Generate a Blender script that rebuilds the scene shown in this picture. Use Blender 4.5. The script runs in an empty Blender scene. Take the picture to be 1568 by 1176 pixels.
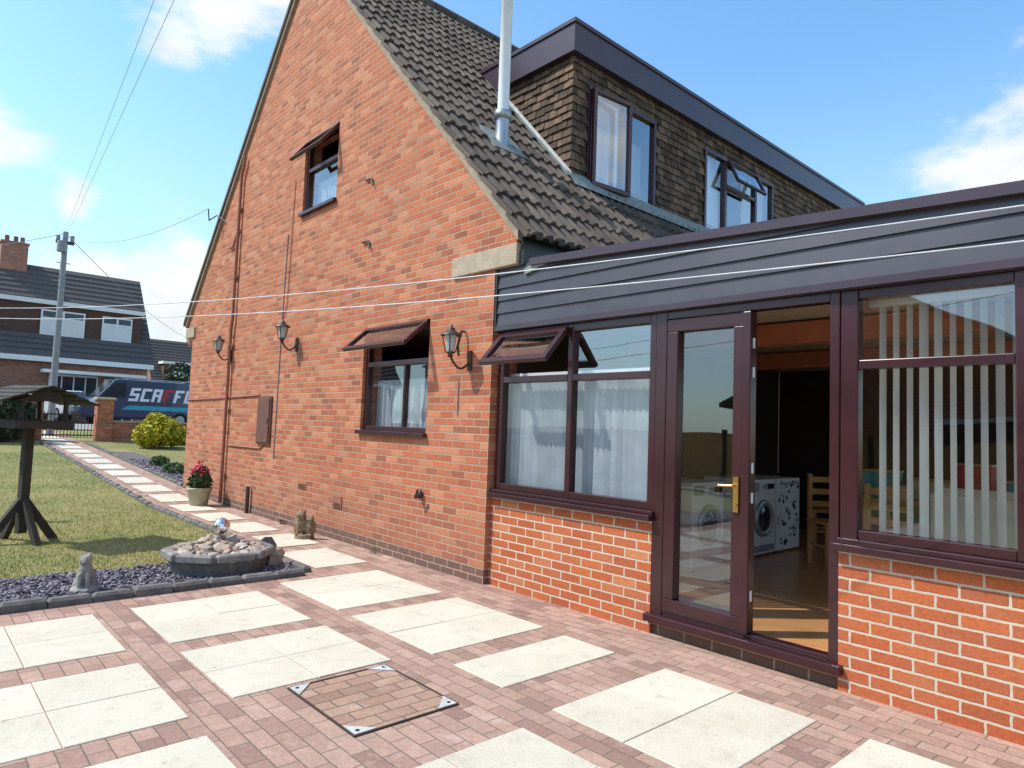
import bpy, math, random
import numpy as np
from mathutils import Matrix, Vector, noise as mnoise
random.seed(7); rng=np.random.default_rng(7)
sc=bpy.context.scene
sc.view_settings.view_transform='Standard'; sc.view_settings.look='None'; sc.view_settings.exposure=0
# ------------------------------------------------------------------ node helpers
def lk(nt,a,b): nt.links.new(a,b)
def setin(nt,s,v):
    if isinstance(v,bpy.types.NodeSocket): nt.links.new(v,s)
    else:
        try: s.default_value=v
        except Exception: s.default_value=(*v,1.0) if len(v)==3 else v
def MA(nt,op,a,b=None,c=None,clamp=False):
    n=nt.nodes.new('ShaderNodeMath'); n.operation=op; n.use_clamp=clamp
    for i,v in enumerate((a,b,c)):
        if v is not None: setin(nt,n.inputs[i],v)
    return n.outputs[0]
def MR(nt,v,a,b,c=0.,d=1.,smooth=False):
    n=nt.nodes.new('ShaderNodeMapRange'); n.interpolation_type='SMOOTHSTEP' if smooth else 'LINEAR'
    setin(nt,n.inputs[0],v)
    for i,q in enumerate((a,b,c,d)): n.inputs[i+1].default_value=q
    return n.outputs[0]
def MIX(nt,f,a,b,mode='MIX'):
    n=nt.nodes.new('ShaderNodeMix'); n.data_type='RGBA'; n.blend_type=mode
    setin(nt,n.inputs[0],f); 
    for i,v in ((6,a),(7,b)):
        if isinstance(v,bpy.types.NodeSocket): nt.links.new(v,n.inputs[i])
        else: n.inputs[i].default_value=(v[0],v[1],v[2],1)
    return n.outputs[2]
def NOI(nt,vec,scale,detail=3,rough=.55):
    n=nt.nodes.new('ShaderNodeTexNoise'); n.inputs['Scale'].default_value=scale; n.inputs['Detail'].default_value=detail; n.inputs['Roughness'].default_value=rough
    if vec is not None: lk(nt,vec,n.inputs['Vector'])
    return n.outputs[0]
def RAMP(nt,f,cols):
    n=nt.nodes.new('ShaderNodeValToRGB'); e=n.color_ramp.elements
    while len(e)<len(cols): e.new(.5)
    for i,(p,c) in enumerate(cols): e[i].position=p; e[i].color=(c[0],c[1],c[2],1)
    setin(nt,n.inputs[0],f); return n.outputs[0]
def newmat(name):
    m=bpy.data.materials.new(name); m.use_nodes=True; nt=m.node_tree; b=nt.nodes['Principled BSDF']; return m,nt,b
def POS(nt): return nt.nodes.new('ShaderNodeNewGeometry').outputs['Position']
def BUMP(nt,b,h,strength=.5,dist=.01):
    n=nt.nodes.new('ShaderNodeBump'); n.inputs['Strength'].default_value=strength; n.inputs['Distance'].default_value=dist
    lk(nt,h,n.inputs['Height']); lk(nt,n.outputs[0],b.inputs['Normal'])
def ATTR(nt):
    n=nt.nodes.new('ShaderNodeAttribute'); n.attribute_name='rnd'; return n.outputs['Fac']
def mat(name,c,rough=.6,c2=None,scale=8,bump=0.,bs=60,metal=0,rndmix=0,spec=.5,coat=0,ramp=None):
    m,nt,b=newmat(name); p=POS(nt)
    if c2 is None: c2=tuple(v*.75 for v in c)
    f=MR(nt,NOI(nt,p,scale,4),.3,.7)
    col=MIX(nt,f,c,c2)
    if ramp: col=MIX(nt,MA(nt,'MULTIPLY',f,.35),RAMP(nt,ATTR(nt),ramp),c2)
    if rndmix:
        k=MR(nt,ATTR(nt),0,1,1-rndmix,1+rndmix); 
        n=nt.nodes.new('ShaderNodeVectorMath'); n.operation='SCALE'; lk(nt,col,n.inputs[0]); lk(nt,k,n.inputs['Scale']); col=n.outputs[0]
    lk(nt,col,b.inputs['Base Color']); b.inputs['Roughness'].default_value=rough; b.inputs['Metallic'].default_value=metal
    b.inputs['Specular IOR Level'].default_value=spec; b.inputs['Coat Weight'].default_value=coat
    if bump: BUMP(nt,b,NOI(nt,p,bs,4),bump,.01)
    return m
def brickmat(name,ramp,mortar,bw=.225,bh=.075,mw=.011,floor=False,bump=.6,lowz=None,grey=.0,swap=False,stain=.35,mortvar=.75,nearmix=.28):
    m,nt,b=newmat(name); p=POS(nt)
    nd=nt.nodes.new('ShaderNodeTexNoise'); nd.inputs['Scale'].default_value=30; nd.inputs['Detail'].default_value=2; lk(nt,p,nd.inputs['Vector'])
    s=nt.nodes.new('ShaderNodeVectorMath'); s.operation='MULTIPLY_ADD'; lk(nt,nd.outputs[1],s.inputs[0]); s.inputs[1].default_value=(.008,)*3; lk(nt,p,s.inputs[2])
    sp=nt.nodes.new('ShaderNodeSeparateXYZ'); lk(nt,s.outputs[0],sp.inputs[0]); x,y,z=sp.outputs
    if floor: U,V=(y,x) if swap else (x,y)
    else: U,V=MA(nt,'ADD',x,y),z
    vb=MA(nt,'DIVIDE',V,bh); row=MA(nt,'FLOOR',vb); off=MA(nt,'MULTIPLY',MA(nt,'FLOORED_MODULO',row,2.),.5)
    cu=MA(nt,'ADD',MA(nt,'DIVIDE',U,bw),off); col=MA(nt,'FLOOR',cu); fu=MA(nt,'SUBTRACT',cu,col); fv=MA(nt,'SUBTRACT',vb,row)
    du=MA(nt,'MULTIPLY',MA(nt,'MINIMUM',fu,MA(nt,'SUBTRACT',1.,fu)),bw); dv=MA(nt,'MULTIPLY',MA(nt,'MINIMUM',fv,MA(nt,'SUBTRACT',1.,fv)),bh)
    d=MA(nt,'MINIMUM',du,dv); mask=MR(nt,d,mw*.5-.001,mw*.5+.0025,smooth=True)
    cb=nt.nodes.new('ShaderNodeCombineXYZ'); lk(nt,col,cb.inputs[0]); lk(nt,row,cb.inputs[1])
    wn=nt.nodes.new('ShaderNodeTexWhiteNoise'); lk(nt,cb.outputs[0],wn.inputs['Vector'])
    big=NOI(nt,p,.9,4)
    rr=MA(nt,'ADD',MA(nt,'MULTIPLY',wn.outputs[0],1-nearmix),MA(nt,'MULTIPLY',big,nearmix))
    c=RAMP(nt,rr,ramp)
    fine=NOI(nt,p,48,5,.7); med=NOI(nt,p,5,5,.7)
    c=MIX(nt,MR(nt,fine,.35,.72,0,.6),c,MIX(nt,1.,c,(.52,.47,.46),'MULTIPLY'))
    c=MIX(nt,MR(nt,med,.48,.75,0,stain),c,(.27,.21,.17))
    if grey: c=MIX(nt,MR(nt,med,.46,.25,0,grey),c,(.58,.46,.40))
    mo=MIX(nt,MR(nt,big,.35,.65),mortar,tuple(v*mortvar for v in mortar))
    if lowz is not None:
        lm=MR(nt,z,lowz,lowz+.004,.8,0.); c=MIX(nt,lm,c,(.10,.075,.07))
        c=MIX(nt,MR(nt,MA(nt,'ADD',z,MA(nt,'MULTIPLY',med,.8)),.5,1.3,.35,0),c,(.16,.11,.085))
    col_=MIX(nt,mask,mo,c)
    lk(nt,col_,b.inputs['Base Color']); b.inputs['Roughness'].default_value=.9; b.inputs['Specular IOR Level'].default_value=.25
    h=MA(nt,'ADD',mask,MA(nt,'MULTIPLY',fine,.6)); BUMP(nt,b,h,bump,.008)
    return m
def glassmat(name,base,tint=(.93,.96,.96)):
    m=bpy.data.materials.new(name); m.use_nodes=True; nt=m.node_tree; nt.nodes.clear()
    o=nt.nodes.new('ShaderNodeOutputMaterial'); g=nt.nodes.new('ShaderNodeBsdfGlossy'); g.inputs['Roughness'].default_value=.01; g.inputs['Color'].default_value=(.95,.97,1,1)
    t=nt.nodes.new('ShaderNodeBsdfTransparent'); t.inputs['Color'].default_value=(*tint,1)
    ge=nt.nodes.new('ShaderNodeNewGeometry'); vd=nt.nodes.new('ShaderNodeVectorMath'); vd.operation='DOT_PRODUCT'; lk(nt,ge.outputs['Normal'],vd.inputs[0]); lk(nt,ge.outputs['Incoming'],vd.inputs[1])
    c=MA(nt,'ABSOLUTE',vd.outputs['Value']); f=MA(nt,'MULTIPLY_ADD',MA(nt,'POWER',MA(nt,'SUBTRACT',1.,c),4.),.9,base,clamp=True)
    n=NOI(nt,ge.outputs['Position'],1.6,1); bp=nt.nodes.new('ShaderNodeBump'); bp.inputs['Strength'].default_value=.15; bp.inputs['Distance'].default_value=.02; lk(nt,n,bp.inputs['Height']); lk(nt,bp.outputs[0],g.inputs['Normal'])
    mx=nt.nodes.new('ShaderNodeMixShader'); lk(nt,f,mx.inputs[0]); lk(nt,t.outputs[0],mx.inputs[1]); lk(nt,g.outputs[0],mx.inputs[2]); lk(nt,mx.outputs[0],o.inputs[0])
    return m
# ------------------------------------------------------------------ materials
B_GABLE=brickmat('old_red_brick',[(0,(.18,.07,.05)),(.12,(.36,.115,.06)),(.35,(.58,.18,.08)),(.6,(.45,.125,.06)),(.8,(.64,.245,.12)),(1,(.37,.19,.13))],(.44,.30,.21),lowz=.15,grey=.28,stain=.36,nearmix=.2)
B_CONS=brickmat('orange_brick',[(0,(.33,.09,.045)),(.35,(.56,.155,.055)),(.65,(.46,.115,.045)),(1,(.66,.28,.12))],(.60,.5,.39),stain=.18,mortvar=.85,mw=.012)
PAVER=brickmat('block_paving',[(0,(.24,.14,.11)),(.4,(.41,.25,.19)),(.7,(.49,.315,.24)),(1,(.33,.205,.16))],(.20,.155,.12),bw=.2,bh=.1,mw=.005,floor=True,bump=.4,stain=.5,grey=.5)
PAVER2=brickmat('cover_paving',[(0,(.27,.15,.11)),(.5,(.40,.24,.17)),(1,(.46,.30,.21))],(.2,.15,.12),bw=.2,bh=.1,mw=.008,floor=True,swap=True,stain=.35,grey=.4)
m,nt,b=newmat('concrete_slab'); p=POS(nt)
c=MIX(nt,MR(nt,NOI(nt,p,1.3,5,.65),.35,.7),(.69,.63,.505),(.58,.52,.405)); c=MIX(nt,MR(nt,NOI(nt,p,85,4,.8),.46,.70,0,.6),c,(.39,.33,.245))
c=MIX(nt,MR(nt,NOI(nt,p,6,6,.8),.52,.70,0,.42),c,(.36,.30,.22)); c=MIX(nt,MR(nt,NOI(nt,p,16,3,.5),.68,.74,0,.4),c,(.27,.23,.18))
k=MR(nt,ATTR(nt),0,1,.93,1.03); n=nt.nodes.new('ShaderNodeVectorMath'); n.operation='SCALE'; lk(nt,c,n.inputs[0]); lk(nt,k,n.inputs['Scale']); lk(nt,n.outputs[0],b.inputs['Base Color']); b.inputs['Roughness'].default_value=.9
BUMP(nt,b,NOI(nt,p,130,4,.7),.5,.006); SLAB=m
UPVC=mat('rosewood_upvc',(.050,.014,.017),.24,(.035,.010,.013),3)
FASC=mat('plum_fascia',(.058,.036,.050),.3,(.045,.028,.04),3)
CLAD=mat('shiplap_cladding',(.062,.055,.066),.33,(.045,.04,.05),3)
TILEM=mat('roof_tile',(.135,.10,.075),.88,(.065,.05,.042),5,.5,50,rndmix=.35)
HUNG=mat('hung_tile',(.15,.09,.055),.9,(.062,.038,.026),9,.6,60,rndmix=.6)
MORT=mat('verge_mortar',(.36,.29,.21),.95,(.25,.2,.15),10,.5)
STONE=mat('kneeler_stone',(.46,.38,.27),.95,(.33,.27,.19),8,.5)
BLACK=mat('black_plastic',(.02,.02,.022),.4)
IRON=mat('black_iron',(.03,.027,.025),.5,(.07,.04,.025),12)
LEAD=mat('lead_flashing',(.26,.28,.27),.6,(.17,.19,.17),10)
LEADW=mat('pale_flashing',(.55,.55,.53),.7,(.38,.38,.36),14)
WHITE=mat('white_paint',(.8,.8,.8),.35,(.72,.73,.74),5)
GREYM=mat('grey_metal',(.42,.44,.46),.35,(.36,.38,.4),5,metal=.6)
PIPE=mat('painted_pipe',(.34,.12,.07),.6,(.26,.1,.06),6)
WIREM=mat('washing_line_plastic',(.8,.8,.82),.4)
CABLE=mat('grey_cable',(.3,.31,.33),.6)
PLAST=mat('interior_plaster',(.50,.42,.33),.9)
CREAM=mat('cream_upholstery',(.72,.64,.50),.9,(.62,.54,.42),9,.3)
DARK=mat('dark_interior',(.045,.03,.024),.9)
LAM=mat('laminate_floor',(.62,.32,.14),.28,(.48,.23,.09),4)
WOOD=mat('pine_wood',(.62,.34,.12),.5,(.48,.25,.08),6)
BEAM=mat('orange_beam',(.52,.17,.07),.6)
DWOOD=mat('dark_wood',(.050,.045,.035),.85,(.03,.028,.022),10,.4)
BLIND=mat('blind_fabric',(.74,.74,.71),.8,(.66,.66,.63),3)
NET=mat('net_curtain',(.43,.47,.52),.9,(.35,.39,.44),6,rndmix=.13)
KERB=mat('kerb_stone',(.19,.17,.155),.95,(.10,.095,.09),12,.6,rndmix=.2)
TUBM=mat('tub_stone',(.27,.25,.23),.95,(.15,.14,.13),16,.8,rndmix=.2)
STATUE=mat('statue_stone',(.36,.33,.29),.9,(.2,.18,.17),14,.6)
OWLM=mat('brown_statue',(.32,.23,.14),.85,(.14,.09,.05),22,.6)
COB=mat('cobble',(.42,.33,.26),.75,(.22,.18,.15),5,.4,ramp=[(0,(.12,.10,.09)),(.3,(.34,.28,.22)),(.5,(.44,.30,.19)),(.7,(.50,.45,.38)),(.85,(.33,.17,.11)),(1,(.58,.53,.46))])
SLATE=mat('slate_chips',(.21,.18,.21),.7,(.13,.11,.14),8,rndmix=.5)
TERR=mat('pot_glaze',(.40,.37,.24),.6,(.3,.27,.17),10)
LEAFG=mat('leaf_green',(.07,.13,.03),.7,(.04,.08,.02),3,rndmix=.5)
LEAFY=mat('leaf_yellow',(.62,.52,.03),.7,(.36,.36,.03),3,rndmix=.4)
LEAFL=mat('leaf_light',(.22,.30,.13),.7,(.12,.2,.08),3,rndmix=.5)
LEAFD=mat('leaf_dark',(.035,.06,.025),.8,(.02,.035,.015),2,rndmix=.5)
PINK=mat('pink_petals',(.80,.13,.22),.6,(.65,.05,.11),6,rndmix=.3)
BRASS=mat('brass',(.75,.5,.18),.25,metal=1)
MIRROR=mat('silver_ball_metal',(.85,.86,.88),.06,metal=1)
LGLASS=mat('lamp_glass',(.5,.52,.52),.15)
METER=mat('meter_box_door',(.16,.07,.045),.6,(.12,.05,.035),6)
ASPH=mat('asphalt',(.06,.06,.062),.9,(.045,.045,.047),6,.3)
CONC=mat('pavement_concrete',(.33,.31,.28),.9,(.27,.25,.23),4,.3)
NTILE=mat('neighbour_roof_tile',(.10,.085,.08),.8,(.07,.06,.055),8,.5,rndmix=.2)
NDORM=mat('neighbour_dormer_tile',(.13,.065,.045),.9,(.08,.04,.03),12,.5)
RENDR=mat('white_render',(.8,.79,.76),.7,(.75,.74,.7))
VANB=mat('van_blue',(.02,.055,.12),.3,(.015,.04,.09),2,coat=.5)
VDECAL=mat('van_graphic',(.8,.82,.85),.4,(.75,.77,.8)); VRED=mat('van_graphic_red',(.6,.03,.03),.4); VCY=mat('van_graphic_cyan',(.05,.4,.55),.4)
CARW=mat('car_white',(.75,.76,.78),.3,coat=.5)
RUB=mat('tyre',(.02,.02,.02),.9)
VGL=mat('vehicle_glass',(.03,.04,.05),.08)
TRUNKM=mat('bark',(.12,.09,.06),.95,(.07,.05,.04),10,.5)
TEAL=mat('teal_cloth',(.05,.35,.35),.8); REDC=mat('red_cloth',(.5,.06,.05),.8)
G_W=glassmat('window_glass',.07); G_D=glassmat('dormer_glass',.30); G_H=glassmat('house_glass',.26); G_DR=glassmat('door_glass',.16)
m,nt,b=newmat('grass_ground'); p=POS(nt)
c=MIX(nt,MR(nt,NOI(nt,p,1.1,6,.65),.35,.65),(.215,.22,.065),(.36,.30,.115)); c=MIX(nt,MR(nt,NOI(nt,p,40,4,.7),.4,.75),c,(.13,.15,.045)); lk(nt,c,b.inputs['Base Color']); b.inputs['Roughness'].default_value=1; BUMP(nt,b,NOI(nt,p,60,4),.8,.03); GRASS=m
m,nt,b=newmat('grass_blades'); p=POS(nt)
c=MIX(nt,MR(nt,NOI(nt,p,1.1,6,.65),.35,.65),(.26,.275,.075),(.48,.40,.155)); k=MR(nt,ATTR(nt),0,1,.65,1.3); n=nt.nodes.new('ShaderNodeVectorMath'); n.operation='SCALE'; lk(nt,c,n.inputs[0]); lk(nt,k,n.inputs['Scale']); lk(nt,n.outputs[0],b.inputs['Base Color']); b.inputs['Roughness'].default_value=.8; BLADE=m
# ------------------------------------------------------------------ mesh builder
class MB:
    def __init__(s): s.v=[];s.f=[];s.mi=[];s.r=[];s.mats=[];s.T=None;s.sm=[]
    def m(s,mt):
        if mt not in s.mats: s.mats.append(mt)
        return s.mats.index(mt)
    def add(s,vs,fs,mt,rnd=None,smooth=False):
        o=len(s.v); 
        if s.T is not None: vs=[tuple(s.T@Vector(v)) for v in vs]
        s.v+= [tuple(v) for v in vs]; k=s.m(mt); r=random.random() if rnd is None else rnd
        for f in fs: s.f.append(tuple(i+o for i in f)); s.mi.append(k); s.r.append(r); s.sm.append(smooth)
    def box(s,x0,x1,y0,y1,z0,z1,mt,rnd=None):
        vs=[(x,y,z) for z in (z0,z1) for y in (y0,y1) for x in (x0,x1)]
        s.add(vs,[(0,2,3,1),(4,5,7,6),(0,1,5,4),(2,6,7,3),(0,4,6,2),(1,3,7,5)],mt,rnd)
    def cbox(s,x0,x1,y0,y1,z0,z1,c,mt,rnd=None):
        vs=[(x0,y0,z0),(x1,y0,z0),(x1,y1,z0),(x0,y1,z0),(x0,y0,z1-c),(x1,y0,z1-c),(x1,y1,z1-c),(x0,y1,z1-c),(x0+c,y0+c,z1),(x1-c,y0+c,z1),(x1-c,y1-c,z1),(x0+c,y1-c,z1)]
        s.add(vs,[(0,3,2,1),(0,1,5,4),(1,2,6,5),(2,3,7,6),(3,0,4,7),(4,5,9,8),(5,6,10,9),(6,7,11,10),(7,4,8,11),(8,9,10,11)],mt,rnd)
    def prism(s,pts,a,b,mt,axis='Y',rnd=None):
        n=len(pts); P=(lambda u,w,t:(u,t,w)) if axis=='Y' else ((lambda u,w,t:(t,u,w)) if axis=='X' else (lambda u,w,t:(u,w,t)))
        vs=[P(u,w,a) for u,w in pts]+[P(u,w,b) for u,w in pts]
        s.add(vs,[tuple(range(n)),tuple(range(2*n-1,n-1,-1))]+[(i,i+n,(i+1)%n+n,(i+1)%n) for i in range(n)],mt,rnd)
    def cyl(s,p0,p1,r0,mt,r1=None,n=12,rnd=None,smooth=True):
        p0=Vector(p0);p1=Vector(p1); r1=r0 if r1 is None else r1; d=(p1-p0).normalized(); a=d.orthogonal().normalized(); b_=d.cross(a)
        vs=[]
        for p,r in ((p0,r0),(p1,r1)): vs+=[p+(a*math.cos(t)+b_*math.sin(t))*r for t in [2*math.pi*i/n for i in range(n)]]
        r_=random.random() if rnd is None else rnd
        s.add(vs,[(i,(i+1)%n,(i+1)%n+n,i+n) for i in range(n)],mt,r_,smooth)
        s.add(vs,[tuple(range(n-1,-1,-1)),tuple(range(n,2*n))],mt,r_)
    def tube(s,pts,r,mt,n=6):
        for a,b_ in zip(pts[:-1],pts[1:]): s.cyl(a,b_,r,mt,n=n)
    def lathe(s,c,prof,mt,n=20,rnd=None):
        vs=[];m_=len(prof)
        for i in range(n):
            t=2*math.pi*i/n; vs+=[(c[0]+r*math.cos(t),c[1]+r*math.sin(t),c[2]+z) for r,z in prof]
        s.add(vs,[(i*m_+j,((i+1)%n)*m_+j,((i+1)%n)*m_+j+1,i*m_+j+1) for i in range(n) for j in range(m_-1)],mt,rnd,True)
    def ell(s,c,r,mt,nu=10,nv=7,rnd=None,jit=0.,rot=None,smooth=True):
        vs=[];c=Vector(c)
        R=rot if rot is not None else Matrix.Identity(3)
        sd=Vector((random.random()*50,random.random()*50,0))
        for j in range(nv+1):
            ph=math.pi*j/nv
            for i in range(nu):
                t=2*math.pi*i/nu; d=Vector((math.sin(ph)*math.cos(t),math.sin(ph)*math.sin(t),math.cos(ph)))
                k=1+jit*mnoise.noise(d*1.3+sd) if jit else 1
                vs.append(c+R@Vector((d.x*r[0]*k,d.y*r[1]*k,d.z*r[2]*k)))
        s.add(vs,[(j*nu+i,(j+1)*nu+i,(j+1)*nu+(i+1)%nu,j*nu+(i+1)%nu) for j in range(nv) for i in range(nu)],mt,rnd,smooth)
    def obj(s,name,parent=None,bevel=0,remesh=0):
        me=bpy.data.meshes.new(name); me.from_pydata(s.v,[],s.f)
        for mt in s.mats: me.materials.append(mt)
        me.polygons.foreach_set('material_index',s.mi); me.polygons.foreach_set('use_smooth',s.sm)
        a=me.attributes.new('rnd','FLOAT','FACE'); a.data.foreach_set('value',s.r); me.update()
        o=bpy.data.objects.new(name,me); sc.collection.objects.link(o)
        if parent: o.parent=parent
        if bevel:
            md=o.modifiers.new('b','BEVEL'); md.width=bevel; md.segments=2; md.limit_method='ANGLE'; md.angle_limit=.8
        if remesh:
            md=o.modifiers.new('r','REMESH'); md.mode='VOXEL'; md.voxel_size=remesh; md.use_smooth_shade=True
            md=o.modifiers.new('s','SMOOTH'); md.iterations=3
        return o
def empty(name,loc=(0,0,0)):
    e=bpy.data.objects.new(name,None); sc.collection.objects.link(e); e.location=(0,0,0); return e
def boolcut(o,boxes):
    mb=MB()
    for bx in boxes: mb.box(*bx,DARK)
    c=mb.obj('cut'); md=o.modifiers.new('x','BOOLEAN'); md.operation='DIFFERENCE'; md.object=c; md.solver='EXACT'
    dg=bpy.context.evaluated_depsgraph_get(); me=bpy.data.meshes.new_from_object(o.evaluated_get(dg)); o.modifiers.clear(); o.data=me
    bpy.data.objects.remove(c)
def quads(name,V,F,mt,rn,parent=None):
    me=bpy.data.meshes.new(name); n=len(V); k=F.shape[1]
    me.vertices.add(n); me.vertices.foreach_set('co',V.astype(np.float32).ravel())
    me.loops.add(F.size); me.loops.foreach_set('vertex_index',F.astype(np.int32).ravel())
    me.polygons.add(len(F)); me.polygons.foreach_set('loop_start',np.arange(0,F.size,k,dtype=np.int32)); me.polygons.foreach_set('loop_total',np.full(len(F),k,dtype=np.int32))
    me.update(calc_edges=True); a=me.attributes.new('rnd','FLOAT','FACE'); a.data.foreach_set('value',rn.astype(np.float32)); me.materials.append(mt)
    o=bpy.data.objects.new(name,me); sc.collection.objects.link(o)
    if parent: o.parent=parent
    return o
def gz(x):
    if x>-7: return 0.
    if x>-17.5: return (-7-x)*.0476
    if x>-27: return .5+(-17.5-x)*.0421
    return .9
def leafcloud(name,blobs,n,size,mt,parent=None):
    w=np.array([b[3]*b[4]*b[5] for b in blobs])**.7; w/=w.sum()
    idx=rng.choice(len(blobs),n,p=w); B=np.array(blobs)[idx]
    d=rng.normal(size=(n,3)); d/=np.linalg.norm(d,axis=1)[:,None]; rad=rng.uniform(.55,1.06,n)**.6
    C=B[:,:3]+d*B[:,3:6]*rad[:,None]
    a=rng.normal(size=(n,3)); a/=np.linalg.norm(a,axis=1)[:,None]; b_=np.cross(a,rng.normal(size=(n,3))); b_/=np.linalg.norm(b_,axis=1)[:,None]
    s=size*rng.uniform(.6,1.4,n)[:,None]
    V=np.stack([C-a*s,C-b_*s*.5,C+a*s,C+b_*s*.5],1).reshape(-1,3); F=np.arange(4*n).reshape(-1,4)
    return quads(name,V,F,mt,rng.random(n),parent)
# ------------------------------------------------------------------ ground
g=MB(); xs=[-600,-27,-17.5,-7,600]
for a,b_ in zip(xs[:-1],xs[1:]):
    g.add([(a,-600,gz(a)-.0),(b_,-600,gz(b_)),(b_,600,gz(b_)),(a,600,gz(a))],[(0,1,2,3)],GRASS)
g.obj('ground')
def strip(mb,x0,x1,y0,y1,dz,mt,rnd=None):
    bp=[x0]+[q for q in (-27,-17.5,-7) if x0<q<x1]+[x1]
    for a,b_ in zip(bp[:-1],bp[1:]): mb.add([(a,y0,gz(a)+dz),(b_,y0,gz(b_)+dz),(b_,y1,gz(b_)+dz),(a,y1,gz(a)+dz)],[(0,1,2,3)],mt,rnd)
g=MB(); g.add([(-1.24,-9,.005),(9,-9,.005),(9,.06,.005),(-1.24,.06,.005)],[(0,1,2,3)],PAVER)
strip(g,-26,-1.24,-1.04,.0,.005,PAVER); g.add([(-1.4,-1.2,.0065),(-1.235,-1.2,.0065),(-1.235,-1.035,.0065),(-1.4,-1.035,.0065)],[(0,1,2,3)],PAVER)
g.obj('patio')
g=MB()
def slab(x0,x1,y0,y1,nx=2,ny=2):
    for i in range(nx):
        for j in range(ny):
            a=x0+(x1-x0)*i/nx+.002+random.uniform(0,.002);b_=x0+(x1-x0)*(i+1)/nx-.002;c=y0+(y1-y0)*j/ny+.002+random.uniform(0,.002);d=y0+(y1-y0)*(j+1)/ny-.002
            g.cbox(a,b_,c,d,0,.011+random.uniform(-.001,.002),.003,SLAB)
for x0,x1 in [(-1.06,.04),(.25,1.32),(2.40,3.36),(3.62,4.6),(4.85,5.85),(6.1,7.1)]: slab(x0,x1,-1.53,-.50)
slab(1.55,2.02,-1.54,-.52,1,2)
for x0,x1 in [(-.88,.15),(.36,1.26),(2.46,3.46),(3.7,4.7),(4.95,5.95),(6.2,7.2)]: slab(x0,x1,-2.79,-1.80)
for x0,x1 in [(-.86,.14),(.42,1.37),(1.62,2.6),(2.85,3.85),(4.1,5.1),(5.35,6.35)]: slab(x0,x1,-4.1,-3.04)
for x0,x1 in [(-.86,.14),(.42,1.37),(1.62,2.6),(2.85,3.85),(4.1,5.1),(5.35,6.35)]: slab(x0,x1,-5.4,-4.34)
slab(-2.42,-1.46,-.97,-.38,2,1)
x=-2.72
while x>-25:
    z0=gz(x);z1=gz(x-.85); y0,y1=-.82,-.30
    g.add([(x-.85,y0,z1+.012),(x-.428,y0,(z0+z1)/2+.012),(x-.428,y1,(z0+z1)/2+.012),(x-.85,y1,z1+.012)],[(0,1,2,3)],SLAB)
    g.add([(x-.422,y0,(z0+z1)/2+.012),(x,y0,z0+.012),(x,y1,z0+.012),(x-.422,y1,(z0+z1)/2+.012)],[(0,1,2,3)],SLAB)
    x-=1.18
g.obj('paving_slabs')
e=empty('manhole_cover'); g=MB()
x0,x1,y0,y1=1.32,2.04,-2.50,-1.89
g.add([(x0,y0,.009),(x1,y0,.009),(x1,y1,.009),(x0,y1,.009)],[(0,1,2,3)],PAVER2); g.obj('cover_infill',e)
g=MB(); w=.010
for a in ((x0-w,x1+w,y0-w,y0),(x0-w,x1+w,y1,y1+w),(x0-w,x0,y0,y1),(x1,x1+w,y0,y1)): g.box(*a,.0,.014,IRON)
for cx,cy,sx,sy in ((x0,y0,1,1),(x1,y0,-1,1),(x0,y1,1,-1),(x1,y1,-1,-1)):
    pts=[(cx,cy),(cx+sx*.12,cy),(cx,cy+sy*.12)]
    if sx*sy<0: pts=pts[::-1]
    g.prism(pts,.004,.016,LEADW,'Z'); g.cyl((cx+sx*.03,cy+sy*.03,.016),(cx+sx*.03,cy+sy*.03,.018),.011,BLACK)
g.obj('steel_frame',e)
g=MB()
def kerbline(pts,L=.3,w=.1,h=.075):
    for (ax,ay),(bx,by) in zip(pts[:-1],pts[1:]):
        d=math.hypot(bx-ax,by-ay); n=max(1,round(d/L)); ang=math.atan2(by-ay,bx-ax)
        for i in range(n):
            t=(i+.5)/n; cx=ax+(bx-ax)*t; cy=ay+(by-ay)*t
            g.T=Matrix.Translation((cx,cy,gz(cx)+random.uniform(-.008,.008)))@Matrix.Rotation(ang+random.uniform(-.03,.03),4,'Z'); hl=d/n/2-random.uniform(.002,.007)
            g.cbox(-hl,hl,-w/2,w/2,-.03,h,.022,KERB)
    g.T=None
kerbline([(-1.27,-8),(-1.27,-1.2)]); kerbline([(-1.33,-1.13),(-3.5,-1.05),(-9,-1.07),(-18.6,-1.07)],h=.06,w=.08)
kerbline([(-9.3,.06),(-18.6,.06)],h=.06,w=.08)
g.obj('stone_kerb')
g=MB(); g.add([(-2.32,-8,.006),(-1.235,-8,.006),(-1.235,-1.17,.006),(-2.45,-1.1,.006)],[(0,1,2,3)],mat('slate_bed',(.10,.085,.10),.9,(.06,.05,.06),25,.8)); strip(g,-16,-9.4,.1,.75,.006,mat('gravel_bed_ground',(.16,.12,.11),.9,(.1,.08,.07),25,.8)); g.obj('gravel_bed')
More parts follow.
